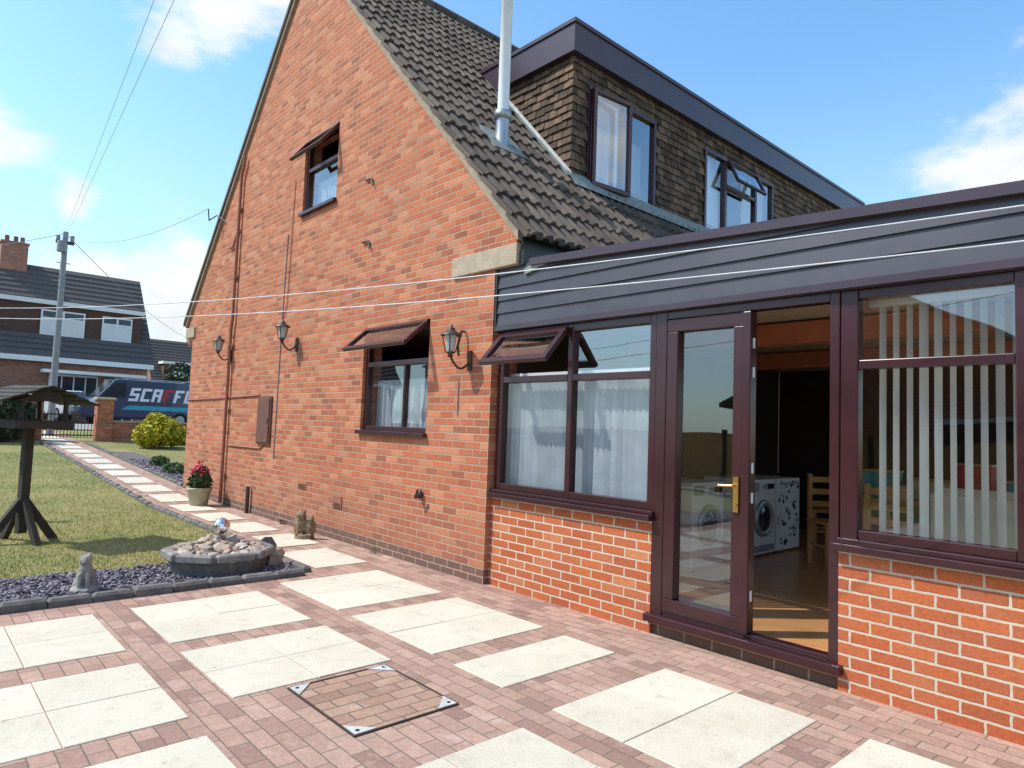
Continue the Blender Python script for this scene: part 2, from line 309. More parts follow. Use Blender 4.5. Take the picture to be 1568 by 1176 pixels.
def chips(name,n,x0,x1,y0,y1,s,mt):
    C=np.stack([rng.uniform(x0,x1,n),rng.uniform(y0,y1,n),rng.uniform(.008,.04,n)],1); C[:,2]+=np.array([gz(q) for q in C[:,0]])
    a=rng.normal(size=(n,3)); a[:,2]*=.35; a/=np.linalg.norm(a,axis=1)[:,None]; r=rng.normal(size=(n,3))*.5; r[:,2]+=1; b_=np.cross(a,r); b_/=np.linalg.norm(b_,axis=1)[:,None]; c=np.cross(a,b_)
    ss=s*rng.uniform(.5,1.5,(n,1)); V=np.stack([C-a*ss,C-b_*ss*.6,C+a*ss,C+b_*ss*.6,C+c*ss*.35,C-c*ss*.35],1).reshape(-1,3)
    base=(np.arange(n)*6)[:,None]; T=np.array([[0,1,4],[1,2,4],[2,3,4],[3,0,4],[1,0,5],[2,1,5],[3,2,5],[0,3,5]]); F=(base[:,:,None]+T[None]).reshape(-1,3)
    return quads(name,V,F,mt,np.repeat(rng.random(n),8))
chips('slate_chippings',9000,-2.33,-1.33,-5,-1.2,.024,SLATE); chips('gravel',3500,-14,-9.3,.12,.75,.03,SLATE)
n=75000; X=-2.30-13.5*rng.random(n)**1.5; Y=rng.uniform(-7,-1.10,n)
n2=10000; X=np.concatenate([X,rng.uniform(-19,-9.5,n2)]); Y=np.concatenate([Y,rng.uniform(.7,5,n2)]); n+=n2
Z=np.interp(-X,[7,17.5,27],[0,.5,.9]); h=rng.uniform(.012,.034,n); ang=rng.uniform(0,6.28,n); w=.004
dx=np.cos(ang)*w;dy=np.sin(ang)*w; tx=rng.normal(0,.012,n);ty=rng.normal(0,.012,n)
V=np.stack([np.stack([X-dx,Y-dy,Z],1),np.stack([X+dx,Y+dy,Z],1),np.stack([X+tx,Y+ty,Z+h],1)],1).reshape(-1,3)
quads('lawn_grass',V,np.arange(3*n).reshape(-1,3),BLADE,rng.random(n))
# ------------------------------------------------------------------ window helpers
def frame(mb,x0,x1,z0,z1,y0,y1,w,mt):
    mb.box(x0,x1,y0,y1,z0,z0+w,mt); mb.box(x0,x1,y0,y1,z1-w,z1,mt); mb.box(x0,x0+w,y0,y1,z0+w,z1-w,mt); mb.box(x1-w,x1,y0,y1,z0+w,z1-w,mt)
def pane(mb,x0,x1,z0,z1,y,mt): mb.add([(x0,y,z0),(x1,y,z0),(x1,y,z1),(x0,y,z1)],[(0,1,2,3)],mt)
# ------------------------------------------------------------------ main house
house=empty('brick_house'); YB=11.1
AX,AZ,SL=-4.55,8.60,1.09
def rz(x): return AZ-SL*abs(x-AX)
xr=.30; xl=-9.40
g=MB(); g.prism([(-9.1,-.2),(0,-.2),(0,3.24),(xr,3.24),(xr,rz(xr)),(AX,AZ),(xl,rz(xl)),(xl,3.24),(-9.1,3.24)],0,.26,B_GABLE); wall=g.obj('gable_wall',house)
LW=(-2.44,-1.05,1.40,2.65); UW=(-4.43,-3.40,4.52,5.60)
boolcut(wall,[(LW[0],LW[1],-.1,.5,LW[2],LW[3]),(UW[0],UW[1],-.1,.5,UW[2],UW[3])])
g=MB(); g.box(-.26,0,.26,YB-.26,-.2,3.3,B_GABLE); g.box(-9.1,-8.84,.26,YB-.26,-.2,3.5,B_GABLE); g.prism([(-9.1,-.2),(0,-.2),(0,3.3),(AX,AZ-.2),(-9.1,3.3)],YB-.26,YB,B_GABLE); g.obj('side_walls',house)
g=MB(); g.box(-8.8,-.3,.3,YB-.3,2.75,2.85,PLAST); g.box(-8.8,-.3,.3,YB-.3,.05,.1,LAM); g.box(-8.8,-.3,3.5,3.6,.1,2.7,PLAST); g.box(-6.2,-3.25,2.8,2.9,2.9,6.2,PLAST); g.obj('interior',house)
g=MB(); g.box(-.66,.34,-.035,.22,3.03,3.235,STONE); g.box(-9.44,-8.95,-.035,.22,3.03,3.235,STONE); g.obj('kneeler_stones',house,.008)
def slopebox(mb,xa,xb,off0,off1,y0,y1,mt,side=1):
    za=AZ-SL*(xa-AX) if side>0 else AZ+SL*(xa-AX); zb=AZ-SL*(xb-AX) if side>0 else AZ+SL*(xb-AX)
    mb.prism([(xa,za+off0),(xb,zb+off0),(xb,zb+off1),(xa,za+off1)],y0,y1,mt)
g=MB(); slopebox(g,AX,xr+.06,.002,.13,-.045,.30,MORT); slopebox(g,xl-.06,AX,.002,.10,-.045,.3,MORT,-1); g.obj('verge_mortar',house)
g=MB(); slopebox(g,xl-.12,AX,.102,.19,-.07,YB+.1,TILEM,-1); slopebox(g,AX,xr+.02,.05,.115,.302,YB+.05,TILEM,1)
th=math.atan(SL); dirx,dirz=math.cos(th),-math.sin(th); nx_,nz_=math.sin(th),math.cos(th)
Ls=(xr+.12-AX)/dirx; course=.335; tw=.30; prof=[(0,0),(.04,.0),(.055,.028),(.085,.034),(.115,.028),(.13,0),(.20,0),(.215,.028),(.245,.034),(.275,.028),(.297,0)]
nC=int(Ls/course)+1
for i in range(nC):
    s1=Ls-i*course; s0=max(0,s1-course-.06)
    for j in range(0,37):
        y=-.07+j*tw
        jit=random.uniform(-.006,.006); js=random.uniform(-.008,.008); vs=[]
        for s,hh in ((s0,.125),(s1+js,.165)):
            for (w_,h_) in prof:
                hgt=hh+h_+jit; vs.append((AX+dirx*s+nx_*(hgt-.02),y+w_,AZ+dirz*s+nz_*(hgt-.02)))
        k=len(prof)
        for (w_,h_) in prof:
            hgt=.165+h_+jit-.032; s=s1+js; vs.append((AX+dirx*s+nx_*(hgt-.02),y+w_,AZ+dirz*s+nz_*(hgt-.02)))
        fs=[(q,q+1,k+q+1,k+q) for q in range(k-1)]+[(k+q,k+q+1,2*k+q+1,2*k+q) for q in range(k-1)]
        g.add(vs,fs,TILEM)
        if j==0:
            A=vs[0];Bv=vs[k]; g.add([A,Bv,(Bv[0]-nx_*.04,Bv[1],Bv[2]-nz_*.04),(A[0]-nx_*.04,A[1],A[2]-nz_*.04)],[(0,1,2,3)],TILEM)
for j in range(25): g.cyl((AX,-.06+j*.45,AZ+.13),(AX,.37+j*.45,AZ+.13),.13,TILEM,n=10)
g.obj('tiled_roof',house)
g=MB(); g.box(.0,.34,.262,YB,3.20,3.30,BLACK); g.box(.345,.37,.02,YB,3.12,3.36,BLACK)
for a in range(8):
    t0=math.pi*a/8;t1=math.pi*(a+1)/8; cx,cz,r=.44,3.33,.062
    g.add([(cx-r*math.cos(t0),-.03,cz-r*math.sin(t0)),(cx-r*math.cos(t1),-.03,cz-r*math.sin(t1)),(cx-r*math.cos(t1),YB,cz-r*math.sin(t1)),(cx-r*math.cos(t0),YB,cz-r*math.sin(t0))],[(0,1,2,3)],BLACK)
g.add([(.44-.062*math.cos(math.pi*a/8),-.03,3.33-.062*math.sin(math.pi*a/8)) for a in range(9)],[tuple(range(9))],BLACK)
g.box(.345,.40,.0,.07,3.02,3.16,BLACK); g.obj('gutter',house)
def gwin(W,name,split,angle):
    x0,x1,z0,z1=W; g=MB(); g.box(x0-.03,x1+.03,-.055,.10,z0-.045,z0+.002,UPVC)
    frame(g,x0+.002,x1-.002,z0+.004,z1-.002,.04,.11,.055,UPVC); g.box(x0+.05,x1-.05,.04,.11,split-.03,split+.03,UPVC)
    if name=='lower_window': xm=x0+(x1-x0)*.62; g.box(xm-.018,xm+.018,.045,.105,z0+.05,split-.03,UPVC)
    H=z1-.03-split; g.T=Matrix.Translation((0,.03,z1-.03))@Matrix.Rotation(-angle,4,'X'); frame(g,x0+.03,x1-.03,-H-.01,0,-.045,.0,.055,UPVC); g.T=None
    g.obj(name,house,.005)
    q=MB(); pane(q,x0+.05,x1-.05,z0+.05,split-.03,.08,G_DR); q.T=Matrix.Translation((0,.03,z1-.03))@Matrix.Rotation(-angle,4,'X'); pane(q,x0+.08,x1-.08,-H+.04,-.05,-.02,G_H); q.obj(name+'_glass',house)
gwin(LW,'lower_window',2.20,math.radians(48)); gwin(UW,'upper_window',5.16,math.radians(38))
def wavy(mb,x0,x1,z0,z1,y,amp,per,mt,n=8):
    N=int((x1-x0)/per*n); P=[(x0+(x1-x0)*i/N, y+amp*math.sin(2*math.pi*i/n)+amp*.5*math.sin(i*.37)) for i in range(N+1)]
    vs=[]
    for (a,b_) in P: vs+=[(a,b_,z0),(a,b_,z1)]
    mb.add(vs,[(2*i,2*i+2,2*i+3,2*i+1) for i in range(N)],mt,.5,True)
g=MB(); wavy(g,LW[0]+.06,LW[1]-.06,LW[2]+.05,LW[2]+.62,.19,.012,.09,NET); wavy(g,LW[1]-.25,LW[1]-.06,LW[2]+.62,2.2,.19,.012,.09,NET); wavy(g,UW[0]+.06,UW[1]-.06,UW[2]+.05,UW[2]+.5,.2,.01,.1,NET); g.obj('net_curtains',house)
g=MB()
g.tube([(-6.9,-.05,.05),(-6.9,-.05,3.0),(-6.86,-.05,3.2),(-6.86,-.05,5.7),(-6.78,-.05,5.85),(-6.72,-.05,6.02)],.028,PIPE,8)
for z in (.5,1.6,2.7,3.9,5.1): g.box(-6.95,-6.81,-.045,0.,z,z+.04,PIPE)
g.tube([(-9.08,-.015,1.80),(-6.95,-.015,1.83),(-5.56,-.015,1.86)],.012,PIPE); g.tube([(-6.85,-.012,1.02),(-5.45,-.012,1.03),(-5.1,-.012,1.2)],.011,PIPE)
g.tube([(-7.3,-.03,4.5),(-7.1,-.03,4.5),(-6.9,-.03,4.8)],.02,PIPE)
g.cyl((-5.72,-.05,.0),(-5.72,-.05,.42),.03,IRON)
g.obj('downpipe',house)
g=MB()
g.tube([(-4.93,-.01,.9),(-4.90,-.01,3.1),(-4.86,-.01,4.3)],.008,CABLE); g.tube([(-.50,-.01,1.6),(-.50,-.01,1.95)],.006,CABLE); g.tube([(-4.7,-.01,5.1),(-4.75,-.012,3.2),(-4.9,-.012,3.0)],.006,PIPE)
for (x,z) in ((-2.45,4.55),(-2.45,3.75)): g.tube([(x-.13,-.02,z+.01),(x+.02,-.02,z),(x+.07,-.03,z-.1)],.012,IRON)
z=.75; g.tube([(-1.06,-.01,z-.02),(-1.06,-.09,z-.03),(-1.0,-.1,z+.06)],.012,IRON); g.ell((-1.06,-.03,z),(.04,.03,.05),IRON)
g.tube([(-.42,-.01,2.45),(-.42,-.06,2.45),(-.44,-.08,2.3),(-.42,-.08,2.2)],.012,IRON)
g.tube([(-7.6,-.02,5.05),(-7.85,-.1,5.2),(-7.95,-.2,5.1),(-7.9,-.24,5.3)],.012,IRON)
g.obj('cables_and_hooks',house)
g=MB(); g.box(-5.58,-5.08,-.03,0,1.10,1.84,METER); g.box(-5.55,-5.11,-.045,-.03,1.13,1.81,METER); g.box(-5.15,-5.13,-.055,-.045,1.42,1.5,IRON); g.obj('meter_box',house,.004)
g=MB()
for (x,z,c) in ((-3.93,.55,TERR),(-2.9,.40,LEAD)):
    g.box(x-.11,x+.11,-.012,0,z,z+.15 if c is LEAD else z+.07,PIPE)
    for k in range(4): g.box(x-.09,x+.09,-.016,-.012,z+.01+k*.015,z+.016+k*.015,IRON)
g.obj('air_vents',house)
def lantern(x,z):
    e=empty('wall_lantern'); g=MB(); y=-.2
    g.prism([(x+.045,z-.28),(x+.105,z-.28),(x+.105,z-.08),(x+.045,z-.08)],-.02,0,IRON)
    pts=[(x+.075,-.02,z-.2)]+[(x+.075-.075*t,-.02-.18*t,z-.2-.09*math.sin(math.pi*t)+.05*t) for t in (.2,.4,.6,.8,1.)]; g.tube(pts,.012,IRON,8)
    g.lathe((x,y,z),[(.0,-.16),(.03,-.155),(.02,-.13),(.045,-.115),(.05,-.105),(0,-.10)],IRON,12)
    for k in range(4):
        t=math.pi/4+k*math.pi/2; c,s_=math.cos(t),math.sin(t); g.cyl((x+c*.05,y+s_*.05,z-.11),(x+c*.085,y+s_*.085,z+.06),.006,IRON,n=6)
    g.obj('bracket_and_cage',e)
    g=MB(); g.lathe((x,y,z),[(.045,-.105),(.078,.06)],LGLASS,4); g.obj('glass',e)
    g=MB(); g.lathe((x,y,z),[(.11,.058),(.10,.075),(.06,.10),(.035,.115),(.04,.13),(.015,.14),(.012,.165),(0,.175)],IRON,12); g.obj('cap',e)
lantern(-.40,2.33); lantern(-4.42,2.76); lantern(-7.02,2.74)
# ------------------------------------------------------------------ flue
g=MB(); fx,fy=-.86,.76
g.lathe((fx,fy,4.45),[(.21,-.08),(.13,.12),(.085,.22),(.08,.62)],GREYM,20); g.lathe((fx,fy,0),[(.08,5.07),(.10,5.07),(.10,5.16),(.07,5.17)],GREYM,20)
g.lathe((fx,fy,0),[(.068,5.15),(.068,7.9),(.075,7.9),(.075,7.96),(.068,7.96),(.068,10.4)],WHITE,24); g.lathe((fx,fy,10.4),[(.13,0),(.15,.06),(0,.16)],GREYM,16)
T=Matrix.Translation((fx,fy,rz(fx)+.23))@Matrix.Rotation(th,4,'Y'); g.T=T; g.box(-.24,.24,-.24,.24,-.02,.012,LEAD); g.T=None
g.obj('flue_pipe',house)
# ------------------------------------------------------------------ dormer
dx0,dy0,dy1=-.76,1.82,10.9; zt=6.60; zb=6.24; rback=AX+(AZ-zt)/SL
g=MB(); dz=rz(dx0)
W1=(2.10,3.56,4.60,5.95); W2=(4.84,7.06,4.62,5.99)
g.prism([(dx0,dz+.05),(dx0,zb),(AX+(AZ-zb)/SL,zb)],dy0,dy0+.1,HUNG)
def fpanel(y0,y1,z0,z1): g.box(dx0-.1,dx0,y0,y1,z0,z1,HUNG,.3)
fpanel(dy0+.1,W1[0],dz,zb); fpanel(W1[0],W1[1],dz,W1[2]); fpanel(W1[0],W1[1],W1[3],zb); fpanel(W1[1],W2[0],dz,zb); fpanel(W2[0],W2[1],dz,W2[2]); fpanel(W2[0],W2[1],W2[3],zb); fpanel(W2[1],dy1,dz,zb)
g.box(-3.2,-3.1,dy0+.1,dy1,4.2,6.2,PLAST); g.obj('dormer_core',house)
g=MB(); ch=.105; tw2=.165
z=dz-.1; r=0
while z<zb:
    y=dy0-.02-(r%2)*tw2/2; 
    while y<dy1:
        yc=y+tw2/2
        inside=any(W[0]-.02<yc<W[1]+.02 and W[2]-.05<z+ch*.5<W[3]+.0 for W in (W1,W2))
        if not inside and y+tw2>dy0:
            a=max(y,dy0-.02)+.005; b_=y+tw2-.005; j=random.uniform(-.004,.010); jz=random.uniform(-.010,.008); t=.026+j
            z1=min(z+ch*1.25,zb)
            g.add([(dx0+t,a,z+jz),(dx0+t,b_,z+jz+random.uniform(-.006,.006)),(dx0+.004,b_,z1),(dx0+.004,a,z1),(dx0+t-.014,a,z+jz),(dx0+t-.014,b_,z+jz)],[(0,1,2,3),(0,4,5,1),(0,3,4),(1,5,2)],HUNG)
        y+=tw2
    x=dx0+.02+(r%2)*tw2/2
    while x>-2.6:
        xa,xb=x-tw2+.005,min(x-.005,dx0+.02)
        if xa<dx0+.02 and z+ch>rz((xa+xb)/2)+.1:
            j=random.uniform(-.004,.010); jz=random.uniform(-.010,.008); t=.026+j; z1=min(z+ch*1.25,zb)
            g.add([(xa,dy0-t,z+jz),(xb,dy0-t,z+jz+random.uniform(-.006,.006)),(xb,dy0-.004,z1),(xa,dy0-.004,z1),(xa,dy0-t+.014,z+jz),(xb,dy0-t+.014,z+jz)],[(0,1,2,3),(0,4,5,1),(0,3,4),(1,5,2)],HUNG)
        x-=tw2
    z+=ch; r+=1
g.obj('hung_tiles',house)
g=MB(); fx0=dx0+.10; fy0=dy0-.10
g.prism([(fx0,zb),(fx0,zt),(AX+(AZ-zt)/SL,zt),(AX+(AZ-zb)/SL-.0,zb)],fy0,fy0+.03,FASC)
g.box(fx0-.03,fx0,fy0+.031,dy1+.1,zb,zt,FASC); g.prism([(fx0-.031,zb),(fx0-.031,zb+.015),(AX+(AZ-zb)/SL,zb+.015),(AX+(AZ-zb)/SL,zb)],fy0+.031,dy1,FASC)
g.prism([(fx0+.02,zt),(fx0+.02,zt+.05),(rback-.2,zt+.05),(rback-.2,zt)],fy0-.02,dy1+.12,FASC)
g.obj('dormer_fascia',house)
g=MB(); xa,xb=-2.45,-.70
g.add([(xa,dy0-.13,rz(xa)+.235),(xb,dy0-.13,rz(xb)+.235),(xb,dy0-.045,rz(xb)+.25),(xa,dy0-.045,rz(xa)+.25)],[(0,1,2,3)],LEAD)
g.add([(xa,dy0-.047,rz(xa)+.23),(xb,dy0-.047,rz(xb)+.23),(xb,dy0-.047,rz(xb)+.31),(xa,dy0-.047,rz(xa)+.31)],[(0,1,2,3)],LEADW)
g.add([(dx0+.02,dy0-.1,rz(dx0)+.26),(dx0+.2,dy0-.1,rz(dx0+.2)+.245),(dx0+.2,dy1,rz(dx0+.2)+.245),(dx0+.02,dy1,rz(dx0)+.26)],[(0,1,2,3)],LEAD)
g.obj('lead_flashing',house)
TD=Matrix(((0,-1,0,dx0),(1,0,0,0),(0,0,1,0),(0,0,0,1)))
g=MB(); q=MB()
for k,W in enumerate((W1,W2)):
    g.T=TD; q.T=TD
    g.box(W[0]-.03,W[1]+.03,-.06,.06,W[2]-.05,W[2],UPVC)
    frame(g,W[0],W[1],W[2],W[3],-.035,.05,.055,UPVC)
    ms=[W[0]+(W[1]-W[0])*.5] if k==0 else [W[0]+.62,W[1]-.62]
    for m_ in ms: g.box(m_-.035,m_+.035,-.035,.05,W[2]+.055,W[3]-.055,UPVC)
    pane(q,W[0]+.05,W[1]-.05,W[2]+.05,W[3]-.05,.01,G_D)
    if k==0:
        g.T=TD@Matrix.Translation((W[0]+.04,-.045,0))@Matrix.Rotation(math.radians(-6),4,'Z'); q.T=g.T
        frame(g,0,.70,W[2]+.03,W[3]-.03,-.05,0,.06,UPVC); pane(q,.05,.65,W[2]+.08,W[3]-.08,-.02,G_D)
    else:
        g.box(ms[0],ms[1],-.035,.05,W[3]-.48,W[3]-.42,UPVC)
        H=.42; g.T=TD@Matrix.Translation((0,-.03,W[3]-.04))@Matrix.Rotation(math.radians(-25),4,'X'); q.T=g.T
        frame(g,ms[0]+.02,ms[1]-.02,-H,0,-.045,0,.05,UPVC); pane(q,ms[0]+.06,ms[1]-.06,-H+.04,-.04,-.02,G_D)
g.T=None; q.T=None; g.obj('dormer_windows',house,.005); q.obj('dormer_glass',house)
g=MB(); g.T=TD; wavy(g,W1[0]+.3,W1[1],W1[2],W1[3]-.3,.25,.012,.12,NET); wavy(g,W2[0],W2[0]+.75,W2[2],W2[3],.2,.02,.12,BLIND); wavy(g,W2[1]-.7,W2[1],W2[2],W2[3],.2,.02,.12,BLIND); g.T=None; g.obj('dormer_curtains',house)
# ------------------------------------------------------------------ conservatory
con=empty('conservatory'); YF=.06; XE=7.2; X1=1.87; X2=3.24; ZS=.88; ZF=2.42
g=MB(); g.box(.001,X1,YF,YF+.24,-.1,ZS-.045,B_CONS); g.box(X2,XE,YF,YF+.24,-.1,ZS-.045,B_CONS); g.box(X1,X2,YF+.03,YF+.24,-.1,.10,B_GABLE); g.box(XE-.24,XE,YF+.24,6,-.1,.95,B_CONS); g.box(.02,XE-.24,5.76,6,-.1,.95,B_CONS); g.obj('dwarf_wall',con)
g=MB()
g.box(.01,X1+.02,YF-.07,YF+.2,ZS-.045,ZS,UPVC); g.box(.01,X1+.02,YF-.03,YF+.2,ZS,ZS+.03,UPVC); g.box(X2-.03,XE,YF-.07,YF+.2,ZS-.045,ZS,UPVC); g.box(X2,XE,YF-.03,YF+.2,ZS,ZS+.03,UPVC)
a0,a1=YF+.01,YF+.09
def post(x0,x1,z0,z1=ZF,d=0): g.box(x0,x1,a0-d,a1,z0,z1,UPVC)
post(.03,.10,ZS+.03); post(.94,1.0,ZS+.03); post(1.81,1.87,ZS+.03,ZF,.002)
g.box(.10,.94,a0,a1,ZS+.03,ZS+.09,UPVC); g.box(1.0,1.81,a0,a1,ZS+.03,ZS+.09,UPVC)
g.box(.10,.94,a0,a1,1.92,1.98,UPVC); g.box(1.0,1.81,a0,a1,1.92,1.98,UPVC); g.box(.10,.94,a0,a1,ZF-.07,ZF,UPVC); g.box(1.0,1.81,a0,a1,ZF-.07,ZF,UPVC)
post(1.872,1.97,.10,ZF,.01); post(3.18,3.24,.10,ZF,.01); post(3.243,3.345,ZS+.03,ZF,.004)
g.box(1.84,3.27,YF-.05,YF+.12,.10,.155,UPVC); g.box(1.97,3.18,a0,a1,.155,.185,UPVC); g.box(1.97,3.18,a0-.01,a1,ZF-.06,ZF,UPVC)
frame(g,1.975,2.62,.19,ZF-.065,a0-.015,a1-.01,.095,UPVC); g.box(2.60,2.66,a0-.028,a1-.02,.19,ZF-.065,UPVC)
post(4.125,4.30,ZS+.03,ZF,.006); post(5.15,5.3,ZS+.03,ZF,.006); post(6.2,6.35,ZS+.03,ZF,.006)
for x0,x1 in ((3.347,4.123),(4.302,5.148),(5.302,6.198),(6.352,7.1)):
    g.box(x0,x1,a0,a1,ZS+.03,ZS+.085,UPVC); g.box(x0,x1,a0,a1,1.93,1.985,UPVC); g.box(x0,x1,a0,a1,ZF-.06,ZF,UPVC)
for x in (3.0,3.9,4.8,5.7,6.6): g.box(x,x+.08,5.80,5.9,.95,2.5,UPVC)
g.box(3.0,6.9,5.81,5.89,1.9,1.96,UPVC)
for y in (.4,1.5,2.6,3.7,4.8,5.7): g.box(XE-.16,XE-.06,y,y+.08,.95,2.5,UPVC)
H=.39; g.T=Matrix.Translation((0,a0-.002,ZF-.05))@Matrix.Rotation(math.radians(-42),4,'X'); frame(g,.08,.96,-H-.02,0,-.045,0,.06,UPVC); g.T=None
g.obj('window_frames',con,.006)
q=MB()
pane(q,.10,.94,ZS+.09,1.92,YF+.05,G_W); pane(q,1.0,1.81,ZS+.09,1.92,YF+.05,G_W); pane(q,1.0,1.81,1.98,ZF-.07,YF+.05,G_H)
pane(q,2.07,2.525,.285,ZF-.16,YF+.04,G_DR)
for x0,x1 in ((3.347,4.123),(4.302,5.148),(5.302,6.198),(6.352,7.1)): pane(q,x0,x1,ZS+.08,1.93,YF+.05,G_W); pane(q,x0,x1,1.98,ZF-.06,YF+.05,G_DR)
q.T=Matrix.Translation((0,a0-.002,ZF-.05))@Matrix.Rotation(math.radians(-42),4,'X'); pane(q,.13,.91,-H+.03,-.05,-.02,G_H); q.T=None; q.obj('glazing',con)
g=MB(); g.box(2.545,2.585,a0-.03,a0-.015,.98,1.22,BRASS); g.cyl((2.565,a0-.03,1.16),(2.565,a0-.07,1.16),.011,BRASS); g.cyl((2.565,a0-.07,1.16),(2.46,a0-.075,1.155),.010,BRASS); g.cyl((2.565,a0-.032,1.03),(2.565,a0-.04,1.03),.012,BRASS); g.obj('door_handle',con)
g=MB()
for z in (.4,1.05,1.25,1.9,2.1): g.box(2.662,2.668,a0,a0+.02,z,z+.07,WHITE)
g.obj('lock_strikes',con)
g=MB(); TZ=lambda x:3.055-.052*x
zz=ZF+.05; bh=.122
while zz<3.05:
    z1=zz+bh; xe=lambda z:min(XE,(3.055-z)/.052)
    if xe(zz)<=.03: break
    pts=[(.03,zz),(xe(zz),zz)]
    if xe(z1)<XE<=(3.055-zz)/.052: pts.append((XE,TZ(XE)))
    pts+= [(max(.03,xe(z1)),min(z1,TZ(.03))),(.03,min(z1,TZ(.03)))]
    vs=[(x,YF-.045+.016*(z-zz)/bh,z) for x,z in pts]; g.add(vs,[tuple(range(len(vs)))],CLAD)
    g.add([(.03,YF-.045,zz),(.03,YF-.02,zz),(xe(zz),YF-.02,zz),(xe(zz),YF-.045,zz)],[(0,1,2,3)],BLACK)
    zz=z1
g.prism([(.03,ZF+.0),(XE,ZF+.0),(XE,TZ(XE)),(.03,TZ(.03))],YF-.025,YF+.08,CLAD)
g.prism([(.03,ZF+.003),(XE,ZF+.003),(XE,ZF+.05),(.03,ZF+.05)],YF-.055,YF-.026,FASC)
g.box(.0,.03,YF-.052,YF+.1,ZF,3.05,BLACK)
g.prism([(.5,TZ(.5)-.035),(XE+.1,TZ(XE+.1)-.035),(XE+.1,TZ(XE+.1)+.03),(.5,TZ(.5)+.03)],YF-.08,YF+.3,FASC)
g.obj('fascia_cladding',con)
g=MB(); g.box(.02,XE,YF+.1,6,2.56,2.66,LEAD); g.box(.02,XE,YF+.1,6,2.50,2.558,PLAST); g.prism([(.42,2.98),(.75,3.04),(.75,3.0),(.42,2.92)],0.0,.3,LEAD); g.obj('roof_deck',con)
g=MB(); g.box(.03,XE-.24,YF+.1,5.75,.11,.168,LAM)
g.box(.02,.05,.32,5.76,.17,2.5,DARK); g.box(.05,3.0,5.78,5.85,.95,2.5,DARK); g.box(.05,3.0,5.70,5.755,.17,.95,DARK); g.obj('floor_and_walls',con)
g=MB(); g.box(.6,6.9,1.35,1.5,2.30,2.48,BEAM); g.box(.6,6.9,3.35,3.5,2.30,2.48,BEAM); g.obj('ceiling_beams',con,.008)
g=MB()
for i in range(34):
    x=.06+i*.062
    if x>1.83: break
    t=math.radians(24+random.uniform(-3,3)); w_=.036; g.add([(x-w_,YF+.17-w_*math.sin(t),ZS+.06),(x+w_,YF+.17+w_*math.sin(t),ZS+.06),(x+w_,YF+.17+w_*math.sin(t),1.98),(x-w_,YF+.17-w_*math.sin(t),1.98)],[(0,1,2,3)],NET)
g.box(.06,1.84,YF+.14,YF+.19,1.98,2.02,WHITE)
for i in range(34):
    x=3.42+i*.075; 
    if x>5.1: break
    t=math.radians(76+random.uniform(-7,7)); w_=.040; yb=YF+.20
    a=(w_*math.cos(t),w_*math.sin(t)); zb_=ZS+.05+random.uniform(-.01,.01)
    g.add([(x-a[0],yb-a[1],zb_),(x+a[0],yb+a[1],zb_),(x+a[0],yb+a[1],2.33),(x-a[0],yb-a[1],2.33)],[(0,1,2,3)],BLIND)
    g.box(x-.005-a[0],x+.005+a[0],yb-.008,yb+.008,zb_-.012,zb_,WHITE)
g.box(3.35,5.14,YF+.17,YF+.22,2.33,2.37,WHITE); g.obj('vertical_blinds',con)
def washer(y0,pat=False):
    e=empty('washing_machine' if not pat else 'dishwasher'); g=MB(); X=1.22; z0=.17
    g.box(X-.58,X,y0,y0+.59,z0+.02,z0+.85,WHITE)
    for a in (.05,.5):
        for c in (-.5,-.06): g.cyl((X+c,y0+a+.02,z0-.002),(X+c,y0+a+.02,z0+.021),.02,BLACK)
    g.obj('cabinet',e,.012)
    g=MB(); yc=y0+.295; zc=z0+.42
    if not pat:
        T=Matrix.Translation((X,yc,zc))@Matrix.Rotation(math.pi/2,4,'Y'); g.T=T
        g.lathe((0,0,0),[(.205,.0),(.205,.02),(.19,.035),(.15,.035),(.14,.02)],GREYM,32); g.lathe((0,0,0),[(.142,.022),(.11,.035),(.05,.042),(0,.043)],VGL,32); g.T=None
        g.box(X,X+.006,y0+.02,y0+.20,z0+.72,z0+.82,GREYM); g.cyl((X,y0+.33,z0+.77),(X+.025,y0+.33,z0+.77),.03,GREYM,n=20); g.box(X,X+.004,y0+.4,y0+.55,z0+.74,z0+.80,VGL); g.box(X,X+.004,y0+.03,y0+.56,z0+.05,z0+.12,GREYM)
        g.obj('door_and_controls',e)
    else:
        for i in range(46):
            a=y0+.04+random.random()*.5; b_=z0+.1+random.random()*.7; s=random.uniform(.012,.028)
            g.ell((X+.003,a,b_),(.003,s,s*random.uniform(.6,1.3)),LEAFD,8,5)
        g.box(X,X+.03,y0+.08,y0+.51,z0+.78,z0+.80,GREYM); g.obj('magnets_and_handle',e)
washer(1.62); washer(2.74); washer(3.36,True)
def chair(cx,cy,rot=0):
    e=empty('wooden_chair'); g=MB(); g.T=Matrix.Translation((cx,cy,.168))@Matrix.Rotation(rot,4,'Z')
    for a in (-.19,.19):
        g.box(a-.02,a+.02,-.2,-.16,0,.44,WOOD); g.box(a-.02,a+.02,.16,.2,0,.95,WOOD); g.box(a-.012,a+.012,-.16,.16,.2,.23,WOOD)
    g.cbox(-.22,.22,-.22,.2,.44,.475,.01,WOOD)
    for z in (.6,.73,.86): g.box(-.17,.17,.17,.19,z,z+.06,WOOD)
    g.T=None; g.obj('frame_and_seat',e,.004)
chair(1.42,4.35,-1.2); chair(1.95,3.2,.9); chair(2.85,2.35,2.9)
e=empty('dining_table'); g=MB(); g.cbox(2.2,3.8,2.9,3.7,.90,.94,.008,WOOD); g.obj('top',e)
